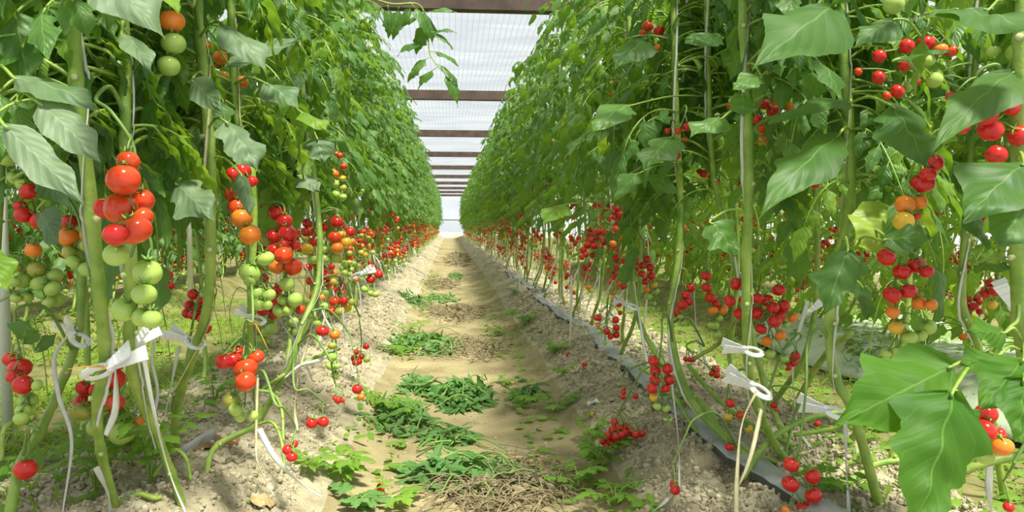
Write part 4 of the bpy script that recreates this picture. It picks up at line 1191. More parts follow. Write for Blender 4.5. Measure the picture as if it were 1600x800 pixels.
rng = np.random.default_rng(77)
LOOSE = []
for side, x, y0, n0, variants in (('L', XL, 2.62, 6, VAR_L), ('R', XR, 2.95, 7, VAR_R)):
    word = 'left' if side == 'L' else 'right'
    y, n = y0, n0
    while y < 39.6:
        bay = int((y - BEAM0) // STEP) + 1
        if n < 30:
            lab, grp = f'{ORD[n]} tomato plant from the camera in the {word} row beside the path', None
        else:
            lab = f'tomato plant of the {word} row standing between the {ORD[min(max(bay - 1, 0), 9)]} and {ORD[min(bay, 10)]} roof beams'
            grp = f'{word}-row plants between the {ORD[min(max(bay - 1, 0), 9)]} and {ORD[min(bay, 10)]} roof beams'
        row_plant(x, y, side, lab, grp, 2 if y < 9.5 else (1 if y < 20 else 0), variants, rng)
        if y < 13:
            LOOSE.append((side, word, x, y, n))
        y += rng.uniform(0.29, 0.37) if y < 16 else rng.uniform(0.33, 0.42)
        n += 1

# extra plants among the hand-built ones, further from the path, and the rows behind
for k, (x, y, side, lab) in enumerate([
    (-1.02, 1.70, 'L', 'tomato plant across the left bed behind the nearest plant'),
    (-0.98, 2.95, 'L', 'tomato plant across the left bed beyond the fifth plant'),
    (1.08, 1.62, 'R', 'tomato plant across the right bed behind the kinked plant'),
    (-0.92, 1.95, 'L', 'tomato plant across the left bed behind the third plant of the row'),
    (-0.95, 2.35, 'L', 'tomato plant across the left bed behind the bend of the fifth plant'),
    (1.02, 2.05, 'R', 'tomato plant across the right bed behind the straight-stemmed plant'),
    (1.02, 2.55, 'R', 'tomato plant across the right bed behind the plant with the slanting stem'),
]):
    row_plant(x, y, side, lab, None, 2, VAR_N, rng, ripe=False)
for side, x, y0, y1, word in (('L', -2.55, 3.2, 13.0, 'next row beyond the weedy left aisle'), ('R', 2.15, 2.45, 11.0, 'next row over the pale sheet beyond the right bed'), ('R', 3.6, 4.3, 12.0, 'outermost row far beyond the right bed'), ('L', -4.2, 5.0, 14.0, 'outermost row far beyond the left bed')):
    y, n = y0, 0
    while y < y1:
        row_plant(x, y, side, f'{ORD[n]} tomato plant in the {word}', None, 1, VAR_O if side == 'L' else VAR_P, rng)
        y += rng.uniform(0.27, 0.36)
        n += 1

# the shoot that has grown over the path and hangs from the roof wire
pl, base = PLANTS['L5']
rngs = np.random.default_rng(9)
P = spline([at(560, -10, 3.0), at(610, 6, 3.2), at(655, 8, 3.3), at(668, 45, 3.3), at(672, 85, 3.3), at(690, 110, 3.28)], 40)
g = tube(G(), P, np.linspace(0.005, 0.0022, 40), 6, 1)
for f, ang, L in ((0.5, 200, 0.10), (0.55, 250, 0.13), (0.62, 340, 0.11), (0.70, 190, 0.13), (0.78, 350, 0.12), (0.84, 215, 0.13), (0.90, 330, 0.12), (0.97, 215, 0.11), (1.0, 310, 0.15), (0.45, 300, 0.14), (0.66, 20, 0.1), (0.28, 260, 0.13), (0.34, 310, 0.15), (0.38, 230, 0.12), (0.2, 280, 0.12), (0.5, 20, 0.12)):
    i = min(int(f * 39), 39)
    a = math.radians(ang)
    d = np.array([math.cos(a), -0.2, math.sin(a)])
    b = P[i] + d * 0.03
    tube(g, np.array([P[i], b]), 0.0015, 4, 1)
    leaflet(g, b, d, (0.2, -0.5, 0.8), L, L * 0.5, 1.0, 0.35, 10, 3, LOBED, rng=rngs)
o = obj('hanging_shoot', g, [M['leaf'], M['stem']], pl, shift=base)

LYING = [
    ('R2', [(1062, 602, 1.95), (1100, 648, 1.85), (1150, 694, 1.76), (1215, 742, 1.66), (1262, 775, 1.58)], 0.0075),
    ('R2', [(1075, 570, 2.05), (1120, 622, 1.95), (1180, 668, 1.85), (1240, 712, 1.74)], 0.0065),
    ('R2', [(1000, 575, 2.2), (1040, 600, 2.1), (1090, 680, 1.9), (1130, 725, 1.8)], 0.006),
    ('R1', [(1160, 750, 1.60), (1200, 690, 1.64), (1260, 655, 1.70), (1330, 640, 1.72)], 0.0075),
    ('R1', [(1085, 560, 2.0), (1125, 535, 1.95), (1150, 500, 1.8), (1168, 470, 1.55)], 0.006),
    ('R3', [(1250, 620, 1.75), (1275, 575, 1.7), (1300, 545, 1.6), (1330, 520, 1.5)], 0.008),
    ('R3', [(1290, 800, 1.45), (1330, 770, 1.48), (1370, 725, 1.50), (1450, 715, 1.5)], 0.008),
    ('R5', [(1490, 742, 1.15), (1540, 722, 1.13), (1600, 712, 1.12), (1660, 706, 1.1)], 0.0085),
    ('R3', [(1240, 680, 1.7), (1310, 668, 1.66), (1340, 655, 1.6)], 0.006),
    ('L1', [(186, 788, 1.46), (215, 772, 1.46), (240, 778, 1.47), (252, 800, 1.48)], 0.0055),
    ('L2', [(240, 745, 1.56), (268, 704, 1.58), (290, 715, 1.58), (298, 750, 1.57)], 0.0045),
    ('L2', [(120, 700, 1.7), (135, 660, 1.75), (160, 620, 1.8), (185, 600, 1.85)], 0.007),
    ('L4', [(400, 664, 1.76), (425, 660, 1.74), (440, 690, 1.70), (445, 740, 1.66)], 0.004),
    ('L4', [(402, 610, 1.74), (425, 615, 1.75), (440, 640, 1.75), (443, 690, 1.70)], 0.004),
    ('L5', [(410, 610, 2.13), (445, 585, 2.1), (490, 560, 2.2), (530, 545, 2.3)], 0.006),
    ('L0', [(60, 672, 1.45), (40, 660, 1.42), (8, 668, 1.38), (2, 720, 1.36)], 0.0045),
]
for key, pp, r in LYING:
    pl, base = PLANTS[key]
    P = []
    for q in pp:
        p = at(*q)
        P.append([p[0], p[1], max(p[2], gz(p[0], p[1]) + r)])
    P = spline(P, 30)
    g = tube(G(), P, np.linspace(r, r * 0.85, 30), 8)
    for i in (7, 15, 23):
        tube(g, np.array([P[i] + np.array([0, 0, r * 0.6]), P[i] + np.array([0, -0.4 * r, r * 1.6])]), r * 0.5, 6)
    obj('side_stem', g, M['stem'], pl, shift=base)

# ---------------------------------------------------------------- twine, clips, loose strips
for key, who in (('L1', 'nearest plant of the left row'), ('L2', 'second plant of the left row'), ('L3', 'third plant of the left row'), ('L4', 'fourth plant of the left row'), ('L5', 'fifth plant of the left row'), ('R1', 'straight-stemmed right-row plant'), ('R2', 'slanting-stemmed right-row plant'), ('R3', 'kinked right-row plant with broad leaves'), ('R7', 'slimmer leaning right-row plant'), ('R4', 'right-row plant above the red heap'), ('R6', 'plant behind the largest leaves')):
    S, r = STEMS[key]
    Pt = helix(S, r, 2.3, 0.16, 0.97, 150, ph=hash(who) % 7 * 0 + len(who))
    g = ribbon(G(), Pt, 0.0075, 0, 5.0, len(who))
    tag(obj('support_twine', g, M['straw_twine' if key in ('L3', 'L4') else 'twine']), f'{"straw-coloured" if key in ("L3", "L4") else "white"} twine winding up the stem of the {who}', 'twine')


def clip(px, py, d, ang, size, lab, yaw=0.2):
    """a white two-legged plastic clip closed round a stem at the origin, its handles along +X"""
    root = tag(empty('plant_clip', at(px, py, d)), lab, 'clip', 'white plastic clips on the stems')
    s = size
    for sg, name in ((1, 'clip_arm'), (-1, 'clip_arm')):
        g = G()
        n = 9
        t = np.linspace(0, 1, n)
        cx = 0.008 + t * 0.040
        cz = sg * (0.0022 + 0.010 * t**1.3)
        wy = 0.0045 + 0.0045 * t
        th = 0.0012
        V, Q = [], []
        for i in range(n):
            V += [(cx[i], -wy[i], cz[i] - th), (cx[i], wy[i], cz[i] - th), (cx[i], wy[i], cz[i] + th), (cx[i], -wy[i], cz[i] + th)]
        for i in range(n - 1):
            for j in range(4):
                Q.append((i * 4 + j, i * 4 + (j + 1) % 4, i * 4 + 4 + (j + 1) % 4, i * 4 + 4 + j))
        Q += [(0, 3, 2, 1), ((n - 1) * 4, (n - 1) * 4 + 1, (n - 1) * 4 + 2, (n - 1) * 4 + 3)]
        g.add(V, Q)
        for q in (0.35, 0.6, 0.85):                       # finger ribs on the outside
            box(g, (0.008 + q * 0.04 - 0.0008, -0.006, sg * (0.0022 + 0.01 * q**1.3) + (th if sg > 0 else -th - 0.0012)), (0.008 + q * 0.04 + 0.0008, 0.006, sg * (0.0022 + 0.01 * q**1.3) + (th + 0.0012 if sg > 0 else -th)))
        a = np.linspace(0.35, PI - 0.1, 12) * sg
        tube(g, np.stack([-0.006 + 0.0145 * np.cos(a), np.zeros(12), 0.0145 * np.sin(a) * 0.8], 1), 0.0022, 6, flat=2.2)
        obj('clip_arm', g, M['clip'], root, smooth=False)
    g = tube(G(), np.array([[0.011, -0.007, 0], [0.011, 0.007, 0]]), 0.0032, 10)
    obj('hinge_pin', g, M['clip'], root)
    root.scale = (s, s, s)
    e = Matrix.Rotation(-yaw, 3, 'Z') @ Matrix.Rotation(-math.radians(ang), 3, 'Y') @ Matrix.Rotation(1.15, 3, 'X')
    root.rotation_euler = e.to_euler()
    return root


for a in (
    (160, 578, 1.26, 28, 1.5, 'large white clip low on the stem of the nearest left-row plant'),
    (205, 545, 1.33, 40, 1.15, 'white clip on the second left-row plant, just behind the large clip'),
    (300, 533, 1.60, 158, 1.25, 'white clip on the bent third left-row stem beside the yellow tie'),
    (122, 528, 1.60, 140, 1.15, 'white clip on the slanting pale stem behind the nearest left-row plant'),
    (400, 498, 1.70, 155, 1.0, 'white clip among green tomatoes on the fourth left-row plant'),
    (560, 430, 2.3, 25, 1.1, 'small white clip on a left-row stem above the bare soil slope'),
    (1183, 608, 1.52, 152, 1.5, 'large white clip on the straight right-row stem, handles towards the path'),
    (1172, 548, 1.50, 170, 1.2, 'upper white clip on the straight right-row stem under the open red cluster'),
    (1300, 643, 1.40, 165, 1.35, 'white clip on the kinked right-row stem at the tip of a big leaf'),
    (985, 478, 2.35, 160, 1.2, 'white clip on a right-row stem beyond the grey film strip'),
    (1260, 490, 1.9, 40, 1.0, 'white clip beside the orange tomato of the open red cluster'),
    (1590, 490, 1.2, 120, 1.3, 'white clip at the edge of the view on the nearest right-row stem'),
):
    clip(*a)
for px, py, d, tx, ty, lab in ((162, 573, 1.25, 105, 577, 'yellow plastic tie sticking out of the nearest left-row stem'), (318, 508, 1.58, 288, 524, 'yellow plastic tie on the bent third left-row stem'), (398, 505, 1.68, 418, 545, 'yellow plastic tie hanging among the green tomatoes of the fourth plant')):
    P = spline([at(px, py, d), at((px + tx) / 2, (py + ty) / 2 - 2, d - 0.02), at(tx, ty, d - 0.03)], 10)
    g = tube(G(), P, np.linspace(0.0045, 0.0012, 10), 6, flat=0.5)
    a = np.linspace(0, 2 * PI, 12)
    C = at(px, py, d + 0.012)
    tube(g, np.stack([C[0] + 0.0125 * np.cos(a), C[1] + 0.0125 * np.sin(a), np.full(12, C[2])], 1), 0.0018, 5, flat=1.5)
    tag(obj('plastic_tie', g, M['tie']), lab, 'tie')

STRIPS = [
    ([(105, 525, 1.45), (85, 560, 1.43), (92, 620, 1.42), (112, 690, 1.42), (98, 800, 1.40)], 'twine', 0.008, 'white strip dropping from the clip on the slanting pale stem'),
    ([(180, 575, 1.26), (180, 640, 1.27), (165, 680, 1.28)], 'twine', 0.011, 'short white strip hanging from the large clip of the nearest plant'),
    ([(222, 545, 1.32), (240, 640, 1.35), (262, 730, 1.38), (290, 800, 1.38)], 'twine', 0.008, 'long white strip running from the second clip down to the bed'),
    ([(150, 730, 1.38), (168, 770, 1.4), (172, 800, 1.42)], 'twine', 0.012, 'broad pale strip lying at the foot of the nearest plant'),
    ([(250, 500, 1.6), (238, 560, 1.6), (246, 620, 1.62), (225, 700, 1.6)], 'twine', 0.007, 'white strip hanging between the second and third left-row stems'),
    ([(280, 540, 1.62), (268, 600, 1.64), (258, 650, 1.66)], 'twine', 0.007, 'white strip hanging from the clip of the third left-row plant'),
    ([(403, 590, 1.6), (400, 680, 1.6), (403, 725, 1.58), (428, 775, 1.53)], 'straw_twine', 0.006, 'straw-coloured strip trailing from the red tomatoes down to the bed'),
    ([(405, 670, 1.66), (430, 715, 1.62), (470, 755, 1.60), (502, 775, 1.60)], 'twine', 0.013, 'broad white strip lying down the soil slope near the red trio'),
    ([(445, 590, 2.02), (470, 570, 2.1), (505, 560, 2.2), (535, 535, 2.3)], 'twine', 0.010, 'white strip lying across the bed behind the fifth left-row stem'),
    ([(465, 590, 1.95), (461, 640, 1.95), (464, 672, 1.93)], 'straw_twine', 0.008, 'stiff straw-coloured strip standing on the soil slope'),
    ([(490, 500, 2.1), (478, 545, 2.12), (462, 590, 2.1)], 'straw_twine', 0.007, 'straw-coloured strip beside the bend of the fifth left-row stem'),
    ([(535, 480, 2.2), (540, 540, 2.2), (552, 580, 2.2)], 'twine', 0.006, 'thin white strip hanging over the slope beside the lone red tomatoes'),
    ([(1183, 610, 1.5), (1160, 660, 1.48), (1152, 740, 1.45), (1150, 800, 1.42)], 'straw_twine', 0.011, 'pale strip hanging from the large clip of the straight right-row stem'),
    ([(1190, 640, 1.5), (1170, 720, 1.46), (1140, 790, 1.45)], 'straw_twine', 0.010, 'second pale strip hanging below the large clip of the straight right-row stem'),
    ([(1320, 650, 1.40), (1322, 720, 1.40), (1326, 800, 1.38)], 'twine', 0.010, 'white strip hanging from the clip beside the big lobed leaf'),
    ([(1262, 470, 1.8), (1240, 560, 1.8), (1245, 660, 1.8), (1265, 700, 1.8)], 'twine', 0.011, 'white strip hanging behind the small red trio on the right bed'),
    ([(1084, 440, 2.2), (1088, 510, 2.2), (1100, 560, 2.2), (1112, 580, 2.2)], 'twine', 0.008, 'white strip hanging between two red clusters over the right bed'),
    ([(1548, 700, 1.2), (1545, 760, 1.2), (1550, 800, 1.2)], 'twine', 0.012, 'white strip hanging under the lowest green tomato of the nearest right-row plant'),
    ([(1045, 530, 1.95), (1050, 600, 1.95), (1060, 690, 1.9), (1062, 760, 1.85)], 'twine', 0.009, 'pale strip hanging past the double red cluster'),
    ([(1020, 800, 1.5), (1035, 788, 1.53), (1052, 772, 1.56)], 'twine', 0.008, 'white strip end lying on the bed beside the lowest red pair'),
    ([(918, 632, 2.35), (935, 626, 2.38)], 'twine', 0.02, 'short white strip lying on the edge of the right bed'),
    ([(893, 430, 3.2), (892, 500, 3.2), (890, 542, 3.2)], 'twine', 0.012, 'white strip hanging over the right bed by the large red bunch'),
    ([(990, 440, 2.3), (1000, 500, 2.3), (1010, 560, 2.25), (1030, 620, 2.2)], 'twine', 0.011, 'white strip tied to the right-row stem above the red heap'),
]
for pp, m, w, lab in STRIPS:
    P = []
    for q in pp:
        p = at(*q)
        z = gz(p[0], p[1]) + 0.008
        if p[2] < z:
            s = (CAM[2] - z) / (CAM[2] - p[2])
            p = CAM + (p - CAM) * s
        P.append(p)
    tag(obj('twine_strip', ribbon(G(), spline(P, 36), w, 0, 2.5, len(lab)), M[m]), lab, 'twine strip')

rng = np.random.default_rng(31)
for side, word, x, y, n in LOOSE:
    sg = 1 if side == 'L' else -1
    P = np.stack([np.full(30, x) + 0.012 * np.sin(np.linspace(0, 14, 30)), y + 0.012 * np.cos(np.linspace(0, 14, 30)), np.linspace(0.30, 2.12, 30)], 1)
    tag(obj('support_twine', ribbon(G(), P, 0.008, 0, 6, n), M['twine']), f'white twine hung down to the {ORD[n]} plant from the camera in the {word} row', 'twine')
    dx = sg * rng.uniform(0.06, 0.20)
    z0 = rng.uniform(0.40, 0.62)
    K = []
    for f in (0, 0.35, 0.7, 1.0):
        qx, qy = x + dx * (0.35 + 0.65 * f) + rng.normal(0, 0.015), y + rng.normal(0, 0.03)
        K.append([qx, qy, z0 + (gz(qx, qy) + rng.uniform(0.01, 0.12) - z0) * f])
    tag(obj('twine_strip', ribbon(G(), spline(K, 24), 0.009, 0, 3, n), M['twine']), f'white strip hanging loose on the path side of the {ORD[n]} plant in the {word} row', 'twine strip')

# ---------------------------------------------------------------- film strip and sheet on the beds
ys = np.arange(1.0, 9.0, 0.03)
xs = 0.705 + 0.018 * np.sin(ys * 2.1) + 0.01 * np.sin(ys * 5.3)
prof = [(-0.042, -0.004), (-0.036, 0.010), (-0.012, 0.019), (0.012, 0.018), (0.036, 0.012), (0.042, -0.004)]
V = []
for k, (u, h) in enumerate(prof):
    V.append(np.stack([xs + u, ys, height(xs, ys) * 0.3 + 0.7 * 0.142 + h + 0.004 * np.sin(ys * 9 + k)], 1))
V = np.stack(V, 1)
kk = len(prof)
i, j = np.meshgrid(np.arange(len(ys) - 1), np.arange(kk - 1), indexing='ij')
a = i * kk + j
Q = np.stack([a, a + 1, a + kk + 1, a + kk], -1).reshape(-1, 4)
S = np.where(j.reshape(-1) == 0, 1, 0)
tag(obj('mulch_film', G().add(V.reshape(-1, 3), Q, S), [M['film_grey'], M['film_dark']]), 'long grey plastic film strip lying along the right bed with a black edge', 'plastic film')
A = [at(283, 690, 1.78), at(318, 662, 1.86)]
g = ribbon(G(), spline([np.array([p[0], p[1], gz(p[0], p[1]) + 0.012]) for p in (at(270, 705, 1.75), *A, at(335, 650, 1.9))], 12), 0.05, 0, 0.1, 1.2)
tag(obj('mulch_film', g, M['film_grey']), 'scrap of grey plastic film showing on the left bed by the damp hole', 'plastic film')


def cover(name, x0, x1, y0, y1, label):
    X = np.linspace(x0, x1, 24)
    Y = np.linspace(y0, y1, 60)
    g = sheet_grid(X, Y, lambda A, B: np.stack([A, B, np.interp(A, PROF_X, PROF_Z) + 0.03 + 0.010 * np.sin(9 * A + 2 * B) + 0.008 * np.sin(5 * B)], -1))
    o = obj(name, g, M['sheet'])
    md = o.modifiers.new('thickness', 'SOLIDIFY')
    md.thickness = 0.003
    return tag(o, label, 'ground sheet')


cover('ground_sheet', 1.75, 2.7, 2.0, 4.3, 'pale green-white plastic sheet laid over the next bed on the right')

# damp hole by the fourth plant
c = on_ground(330, 690)
th = np.linspace(0, 2 * PI, 18, endpoint=False)
rr = 0.055 * (1 + 0.25 * np.sin(3 * th + 1))
V = [np.stack([c[0] + f * rr * np.cos(th), c[1] + f * 1.5 * rr * np.sin(th), np.array([gz(c[0] + f * a * math.cos(t), c[1] + f * 1.5 * a * math.sin(t)) + 0.012 - 0.004 * f for a, t in zip(rr, th)])], 1) for f in (0.01, 0.5, 1.0)]
i, j = np.meshgrid(np.arange(2), np.arange(18), indexing='ij')
Q = np.stack([i * 18 + j, i * 18 + (j + 1) % 18, (i + 1) * 18 + (j + 1) % 18, (i + 1) * 18 + j], -1).reshape(-1, 4)
tag(obj('damp_ground', G().add(np.concatenate(V), Q), M['wet']), 'dark damp soil at the foot of the fourth left-row plant', kind='structure')

# ---------------------------------------------------------------- cuttings, dead haulm, weeds, grass
def pile(px, py, rx, ry, n, mat_name, label, seed, h=0.05, stalks=8, leafL=(0.04, 0.085), name='leaf_cuttings', wr=(0.2, 0.38)):
    if mat_name == 'leaf_cut':
        n = int(n * 2.1)
    rng = np.random.default_rng(seed)
    c = on_ground(px, py)
    g = G()
    for k in range(n):
        a, q = rng.uniform(0, 2 * PI), math.sqrt(rng.random())
        x, y = c[0] + rx * q * math.cos(a), c[1] + ry * q * math.sin(a)
        z = gz(x, y) + h * (1 - q * q) * rng.uniform(0.05, 1) + 0.006
        d = rng.normal(0, 1, 3) * np.array([1, 1, 0.3])
        L = rng.uniform(*leafL)
        leaflet(g, (x, y, z), d, np.array([0, -0.3, 1]) + rng.normal(0, 0.5, 3), L, L * rng.uniform(*wr), rng.uniform(0.2, 1.2), rng.uniform(0.2, 0.6), 7, 2, LOBED if k % 2 else OVATE, rng=rng)
    for k in range(stalks):
        a, q = rng.uniform(0, 2 * PI), math.sqrt(rng.random())
        x, y = c[0] + rx * q * math.cos(a), c[1] + ry * q * math.sin(a)
        b = rng.uniform(0, 2 * PI)
        L = rng.uniform(0.08, 0.2)
        z = gz(x, y)
        K = [(x, y, z + 0.01), (x + L / 2 * math.cos(b), y + L / 2 * math.sin(b), z + h * rng.uniform(0.3, 1.2)), (x + L * math.cos(b), y + L * math.sin(b), z + 0.015)]
        tube(g, spline(K, 9), 0.0028 if mat_name == 'leaf_cut' else 0.0009 + 0.0003 * c[1], 5, 1)
    o = obj(name, g, [M[mat_name], M['stem_dark'] if mat_name == 'leaf_cut' else M['drygrey']])
    return tag(o, label, 'plant cuttings', kind='stuff')


pile(722, 620, 0.13, 0.20, 200, 'leaf_cut', 'dense heap of fresh green tomato cuttings in the middle of the path', 1, 0.05, 14, (0.04, 0.085))
pile(665, 540, 0.20, 0.34, 190, 'leaf_cut', 'broad spread of green cuttings on the path beyond the dense heap', 2, 0.06, 22)
pile(625, 660, 0.10, 0.20, 70, 'leaf_cut', 'loose green cuttings along the foot of the left bed', 3, 0.05, 12)
pile(700, 690, 0.09, 0.10, 50, 'leaf_cut', 'small flat patch of green cuttings nearer than the dense heap', 4, 0.03, 8)
pile(715, 745, 0.13, 0.14, 85, 'leaf_cut', 'nearest pile of green cuttings with a pale stalk standing up', 5, 0.05, 22)
pile(690, 470, 0.16, 0.35, 60, 'leaf_cut', 'far thin patch of cuttings in the middle of the path', 6, 0.04, 14)
pile(712, 433, 0.10, 0.5, 60, 'leaf_cut', 'small green patch of cuttings further along the path', 7, 0.05, 10)
pile(645, 472, 0.10, 0.5, 50, 'leaf_cut', 'patch of green cuttings against the far left bed', 8, 0.04, 10)
pile(815, 628, 0.05, 0.07, 22, 'leaf_cut', 'few dark cut leaves on the path near the right bed', 15, 0.04, 4)
pile(650, 610, 0.06, 0.10, 30, 'leaf_cut', 'cut leaves lying against the left bed beside the dense heap', 16, 0.05, 6)
pile(790, 772, 0.17, 0.13, 120, 'drygrey', 'brown dead haulm at the very front of the path', 9, 0.04, 190, (0.03, 0.06), 'dead_haulm_litter', (0.2, 0.4))
pile(745, 550, 0.16, 0.30, 40, 'drygrey', 'dark withered haulm beside the broad spread of green cuttings', 10, 0.05, 90, (0.04, 0.07), 'dead_haulm_litter', (0.2, 0.4))
pile(715, 490, 0.22, 0.6, 150, 'drygrey', 'withered haulm strewn across the far path', 11, 0.03, 110, (0.04, 0.08), 'dead_haulm_litter', (0.2, 0.4))
pile(690, 445, 0.22, 0.9, 190, 'drygrey', 'withered haulm far along the path', 12, 0.03, 110, (0.05, 0.09), 'dead_haulm_litter', (0.2, 0.4))
pile(715, 405, 0.25, 3.2, 320, 'drygrey', 'thin withered litter near the end of the path', 13, 0.03, 160, (0.06, 0.12), 'dead_haulm_litter', (0.2, 0.4))
pile(835, 725, 0.07, 0.08, 16, 'dry', 'light brown dry leaves on the path by the brown haulm', 14, 0.02, 16, (0.02, 0.05), 'dead_haulm_litter', (0.2, 0.4))


def cut_leaf(px, py, tx, ty, w, lab, m='leaf_cut', curl=0.5):
    B, T = on_ground(px, py), on_ground(tx, ty)
    L = np.linalg.norm(T - B)
    rng = np.random.default_rng(int(px))
    g = G()
    leaflet(g, B + np.array([0, 0, 0.014]), T - B + np.array([0, 0, 0.02]), (0.1, -0.4, 1), L, w, curl, 0.25, 18, 4, LOBED, 0.05, 0.14, rng)
    tube(g, spline([B + np.array([0, 0, 0.014]), B - (T - B) * 0.15 + np.array([0, 0, 0.012]), B - (T - B) * 0.3 + np.array([0, 0, 0.008])], 7), 0.0022, 5, 1)
    tag(obj('cut_leaf', g, [M[m], M['stem_dark']]), lab, 'leaf')


cut_leaf(612, 736, 655, 750, 0.035, 'single cut leaf lying flat on the path above the fallen red tomato')
cut_leaf(650, 598, 640, 572, 0.06, 'cut leaf standing on edge at the foot of the left bed')
cut_leaf(640, 630, 655, 655, 0.07, 'broad cut leaf curled over beside the dense heap of cuttings')
cut_leaf(735, 768, 700, 780, 0.04, 'narrow cut leaf in front of the nearest pile of cuttings')
cut_leaf(392, 792, 440, 800, 0.05, 'dry brown curled leaf lying on the left bed', 'dry', 0.9)
cut_leaf(800, 455, 830, 465, 0.05, 'small pale leaf lying at the foot of the far right bed')


def weed(px, py, n, h, spread, leafL, m, lab, seed, pos=None):
    rng = np.random.default_rng(seed)
    c = on_ground(px, py) if pos is None else np.array(pos)
    root = tag(empty('weed', c), lab, 'weed')
    g, f = G(), G()
    for k in range(n):
        az = k * 2.4 + rng.uniform(-0.4, 0.4)
        out = spread * rng.uniform(0.3, 1.0)
        hh = h * rng.uniform(0.45, 1.0)
        tip = np.array([out * math.cos(az), out * math.sin(az), hh])
        P = spline([(0, 0, -0.01), (tip[0] * 0.3, tip[1] * 0.3, hh * 0.65), tip], 8)
        tube(g, P, np.linspace(0.0022, 0.001, 8), 4)
        for q in (3, 5, 6):
            for sg in (-1, 1):
                d = np.array([math.cos(az + sg * 1.1), math.sin(az + sg * 1.1), rng.uniform(-0.2, 0.3)])
                L = leafL * rng.uniform(0.6, 1.0)
                leaflet(f, P[q], d, (rng.normal(0, 0.2), -0.2 + rng.normal(0, 0.2), 1), L, L * rng.uniform(0.4, 0.6), rng.uniform(0.3, 1.0), 0.25, 8, 2, LOBED, rng=rng)
        L = leafL * rng.uniform(0.9, 1.3)
        leaflet(f, P[-1], (math.cos(az), math.sin(az), 0.1), (0, -0.2, 1), L, L * 0.55, rng.uniform(0.4, 1.0), 0.25, 10, 2, LOBED, rng=rng)
    obj('stalk', g, M['stem'], root)
    obj('foliage', f, M[m], root)


WEEDS = [
    (150, 770, 7, 0.15, 0.10, 0.048, 'weed', 'leafy green seedling at the foot of the nearest left-row plant'),
    (235, 770, 7, 0.17, 0.11, 0.048, 'weed', 'bright lobed seedling between the first two left-row stems'),
    (200, 700, 5, 0.12, 0.09, 0.05, 'weed', 'pale seedling behind the nearest left-row stem'),
    (335, 628, 4, 0.12, 0.08, 0.04, 'weed', 'small bright weed behind the third left-row stem'),
    (535, 755, 6, 0.07, 0.07, 0.045, 'weed', 'low broad-leaved weed on the slope of the left bed near the path'),
    (480, 735, 3, 0.04, 0.05, 0.04, 'weed', 'pale flat weed higher on the slope of the left bed'),
    (600, 640, 5, 0.07, 0.08, 0.045, 'weed', 'weed at the foot of the left bed beside the loose cuttings'),
    (625, 655, 4, 0.06, 0.07, 0.04, 'weed', 'second weed at the foot of the left bed among the loose cuttings'),
    (620, 555, 5, 0.06, 0.09, 0.04, 'weed', 'light green weed at the foot of the left bed beside the broad spread of cuttings'),
    (615, 795, 4, 0.06, 0.09, 0.04, 'weed', 'dark trailing weed at the near end of the left bed foot'),
    (560, 795, 4, 0.05, 0.07, 0.05, 'leaf_cut', 'dark leaf rosette in front of the low broad-leaved weed'),
    (935, 740, 9, 0.14, 0.08, 0.038, 'weed', 'tall bright weed below the red heap of tomatoes'),
    (905, 770, 6, 0.08, 0.07, 0.036, 'weed', 'lower bright weed at the path edge in front of the tall bright one'),
    (960, 790, 5, 0.06, 0.07, 0.036, 'weed', 'nearest small weed at the foot of the right bed'),
    (925, 690, 4, 0.07, 0.06, 0.032, 'weed', 'pale weed just above the tall bright weed'),
    (870, 645, 5, 0.07, 0.10, 0.045, 'weed', 'round-leaved weed spreading on the foot of the right bed'),
    (815, 640, 4, 0.08, 0.07, 0.045, 'weed', 'weed standing on the path right of the dense heap of cuttings'),
    (830, 620, 3, 0.08, 0.05, 0.045, 'leaf_cut', 'dark small weed on the path near the right bed'),
    (790, 600, 3, 0.04, 0.05, 0.03, 'weed', 'tiny weed on the open path beyond the dense heap'),
    (865, 555, 4, 0.06, 0.08, 0.045, 'weed', 'weed on the slope of the right bed beyond the round-leaved one'),
    (880, 585, 3, 0.05, 0.06, 0.04, 'weed', 'small flat weed on the crest of the right bed'),
    (820, 510, 5, 0.10, 0.12, 0.06, 'weed', 'weed clump at the far foot of the right bed'),
    (775, 525, 4, 0.06, 0.10, 0.05, 'weed', 'thin weed on the far path beside the right bed'),
    (640, 520, 4, 0.08, 0.1, 0.05, 'weed', 'light weed at the far foot of the left bed'),
    (1055, 640, 4, 0.07, 0.07, 0.04, 'weed', 'small weed beside the grey film strip under the double red cluster'),
    (1290, 775, 4, 0.08, 0.08, 0.04, 'weed', 'bright weed on the right bed behind the nearest red cluster'),
    (1340, 720, 3, 0.06, 0.06, 0.035, 'weed', 'weed on the stony soil under the kinked right-row stem'),
]
for i, w in enumerate(WEEDS):
    weed(*w, seed=600 + i)


def grass(name, n, xr, yr, hmax, label, seed, broad=0.25):
    rng = np.random.default_rng(seed)
    g = G()
    for k in range(n):
        y = yr[0] * (yr[1] / yr[0]) ** rng.random()
        x = rng.uniform(*xr)
        if fbm(np.array([x]), np.array([y]), 2.2, 2)[0] < -0.22:
            continue
        z = gz(x, y)
        az = rng.uniform(0, 2 * PI)
        if rng.random() < broad:
            L = rng.uniform(0.025, 0.06)
            leaflet(g, (x, y, z + rng.uniform(0.01, hmax * 0.5)), (math.cos(az), math.sin(az), rng.uniform(-0.2, 0.5)), (0, -0.2, 1), L, L * 0.5, 0.7, 0.25, 5, 1, rng=rng, slot=1)
        else:
            L = hmax * rng.uniform(0.5, 1.3)
            leaflet(g, (x, y, z), (math.cos(az) * 0.6, math.sin(az) * 0.6, 1), (math.cos(az), math.sin(az), 0.2), L, 0.006, -rng.uniform(0.5, 1.6), 0.2, 5, 1, ser=0, wave=0, rng=rng)
    tag(obj(name, g, [M['grass'], M['weed']]), label, 'grass', kind='stuff')


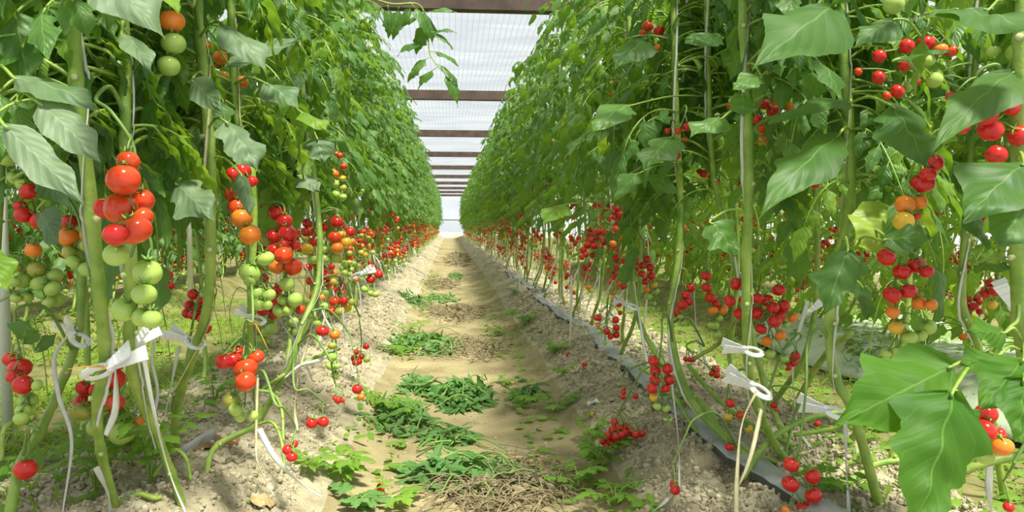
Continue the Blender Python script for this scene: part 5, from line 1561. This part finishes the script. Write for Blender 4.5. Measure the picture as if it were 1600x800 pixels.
grass('grass', 12000, (-2.5, -1.0), (1.6, 7.0), 0.075, 'low grass and weeds carpeting the aisle beyond the left bed', 1)
grass('grass', 4600, (1.06, 1.9), (1.2, 7.0), 0.06, 'low grass and weeds in the aisle beyond the right bed', 2)
grass('grass', 4500, (1.85, 3.2), (2.6, 9.0), 0.09, 'low green weeds over the next bed on the right', 7, 0.55)
grass('grass', 500, (-1.02, -0.72), (1.4, 4.5), 0.05, 'sparse grass on the crest of the left bed', 3)
grass('grass', 420, (0.78, 1.1), (1.2, 4.0), 0.04, 'sparse grass on the crest of the right bed', 4)
grass('grass', 420, (0.22, 0.46), (1.3, 9.0), 0.035, 'sparse weeds along the foot of the right bed', 5, 0.7)
grass('grass', 420, (-0.34, -0.14), (1.3, 12.0), 0.035, 'sparse weeds along the foot of the left bed', 6, 0.7)

# ---------------------------------------------------------------- fallen tomatoes
for px, py, r, c, lab in ((595, 762, 7, 'R', 'small red tomato fallen at the foot of the left bed in front of the cuttings'),
                          (914, 573, 5, 'R', 'small red tomato fallen on the crest of the right bed'),
                          (888, 553, 4, 'R', 'tiny red tomato fallen on the right bed further off'),
                          (926, 648, 4, 'Y', 'small yellow tomato lying on the edge of the right bed')):
    p = on_ground(px, py + r)
    R = r * p[1] / F
    o = put_tomato(None, (p[0], p[1], p[2] + R * 0.82), R, c, (0.5, -0.6, 0.5))
    tag(o, lab, 'tomato')

# ---------------------------------------------------------------- repeats share a group
for o in COL.objects:
    if o.parent is None and o.get('category') and not o.get('kind'):
        c, lab = o['category'], o['label']
        if c == 'tomato plant':
            if 'next row' in lab or 'outermost' in lab:
                o['group'] = 'tomato plants of the rows behind'
            else:
                o['group'] = 'tomato plants of the left bed' if 'left' in lab or o.location.x < 0 else 'tomato plants of the right bed'
        elif not o.get('group') and c in ('twine', 'twine strip', 'weed', 'tie', 'tomato', 'leaf', 'wire'):
            o['group'] = {'twine': 'support twines', 'twine strip': 'loose strips of twine', 'weed': 'weeds by the path and on the beds', 'tie': 'yellow plastic ties', 'tomato': 'fallen tomatoes', 'leaf': 'cut leaves on the ground', 'wire': 'wires above the rows'}[c]
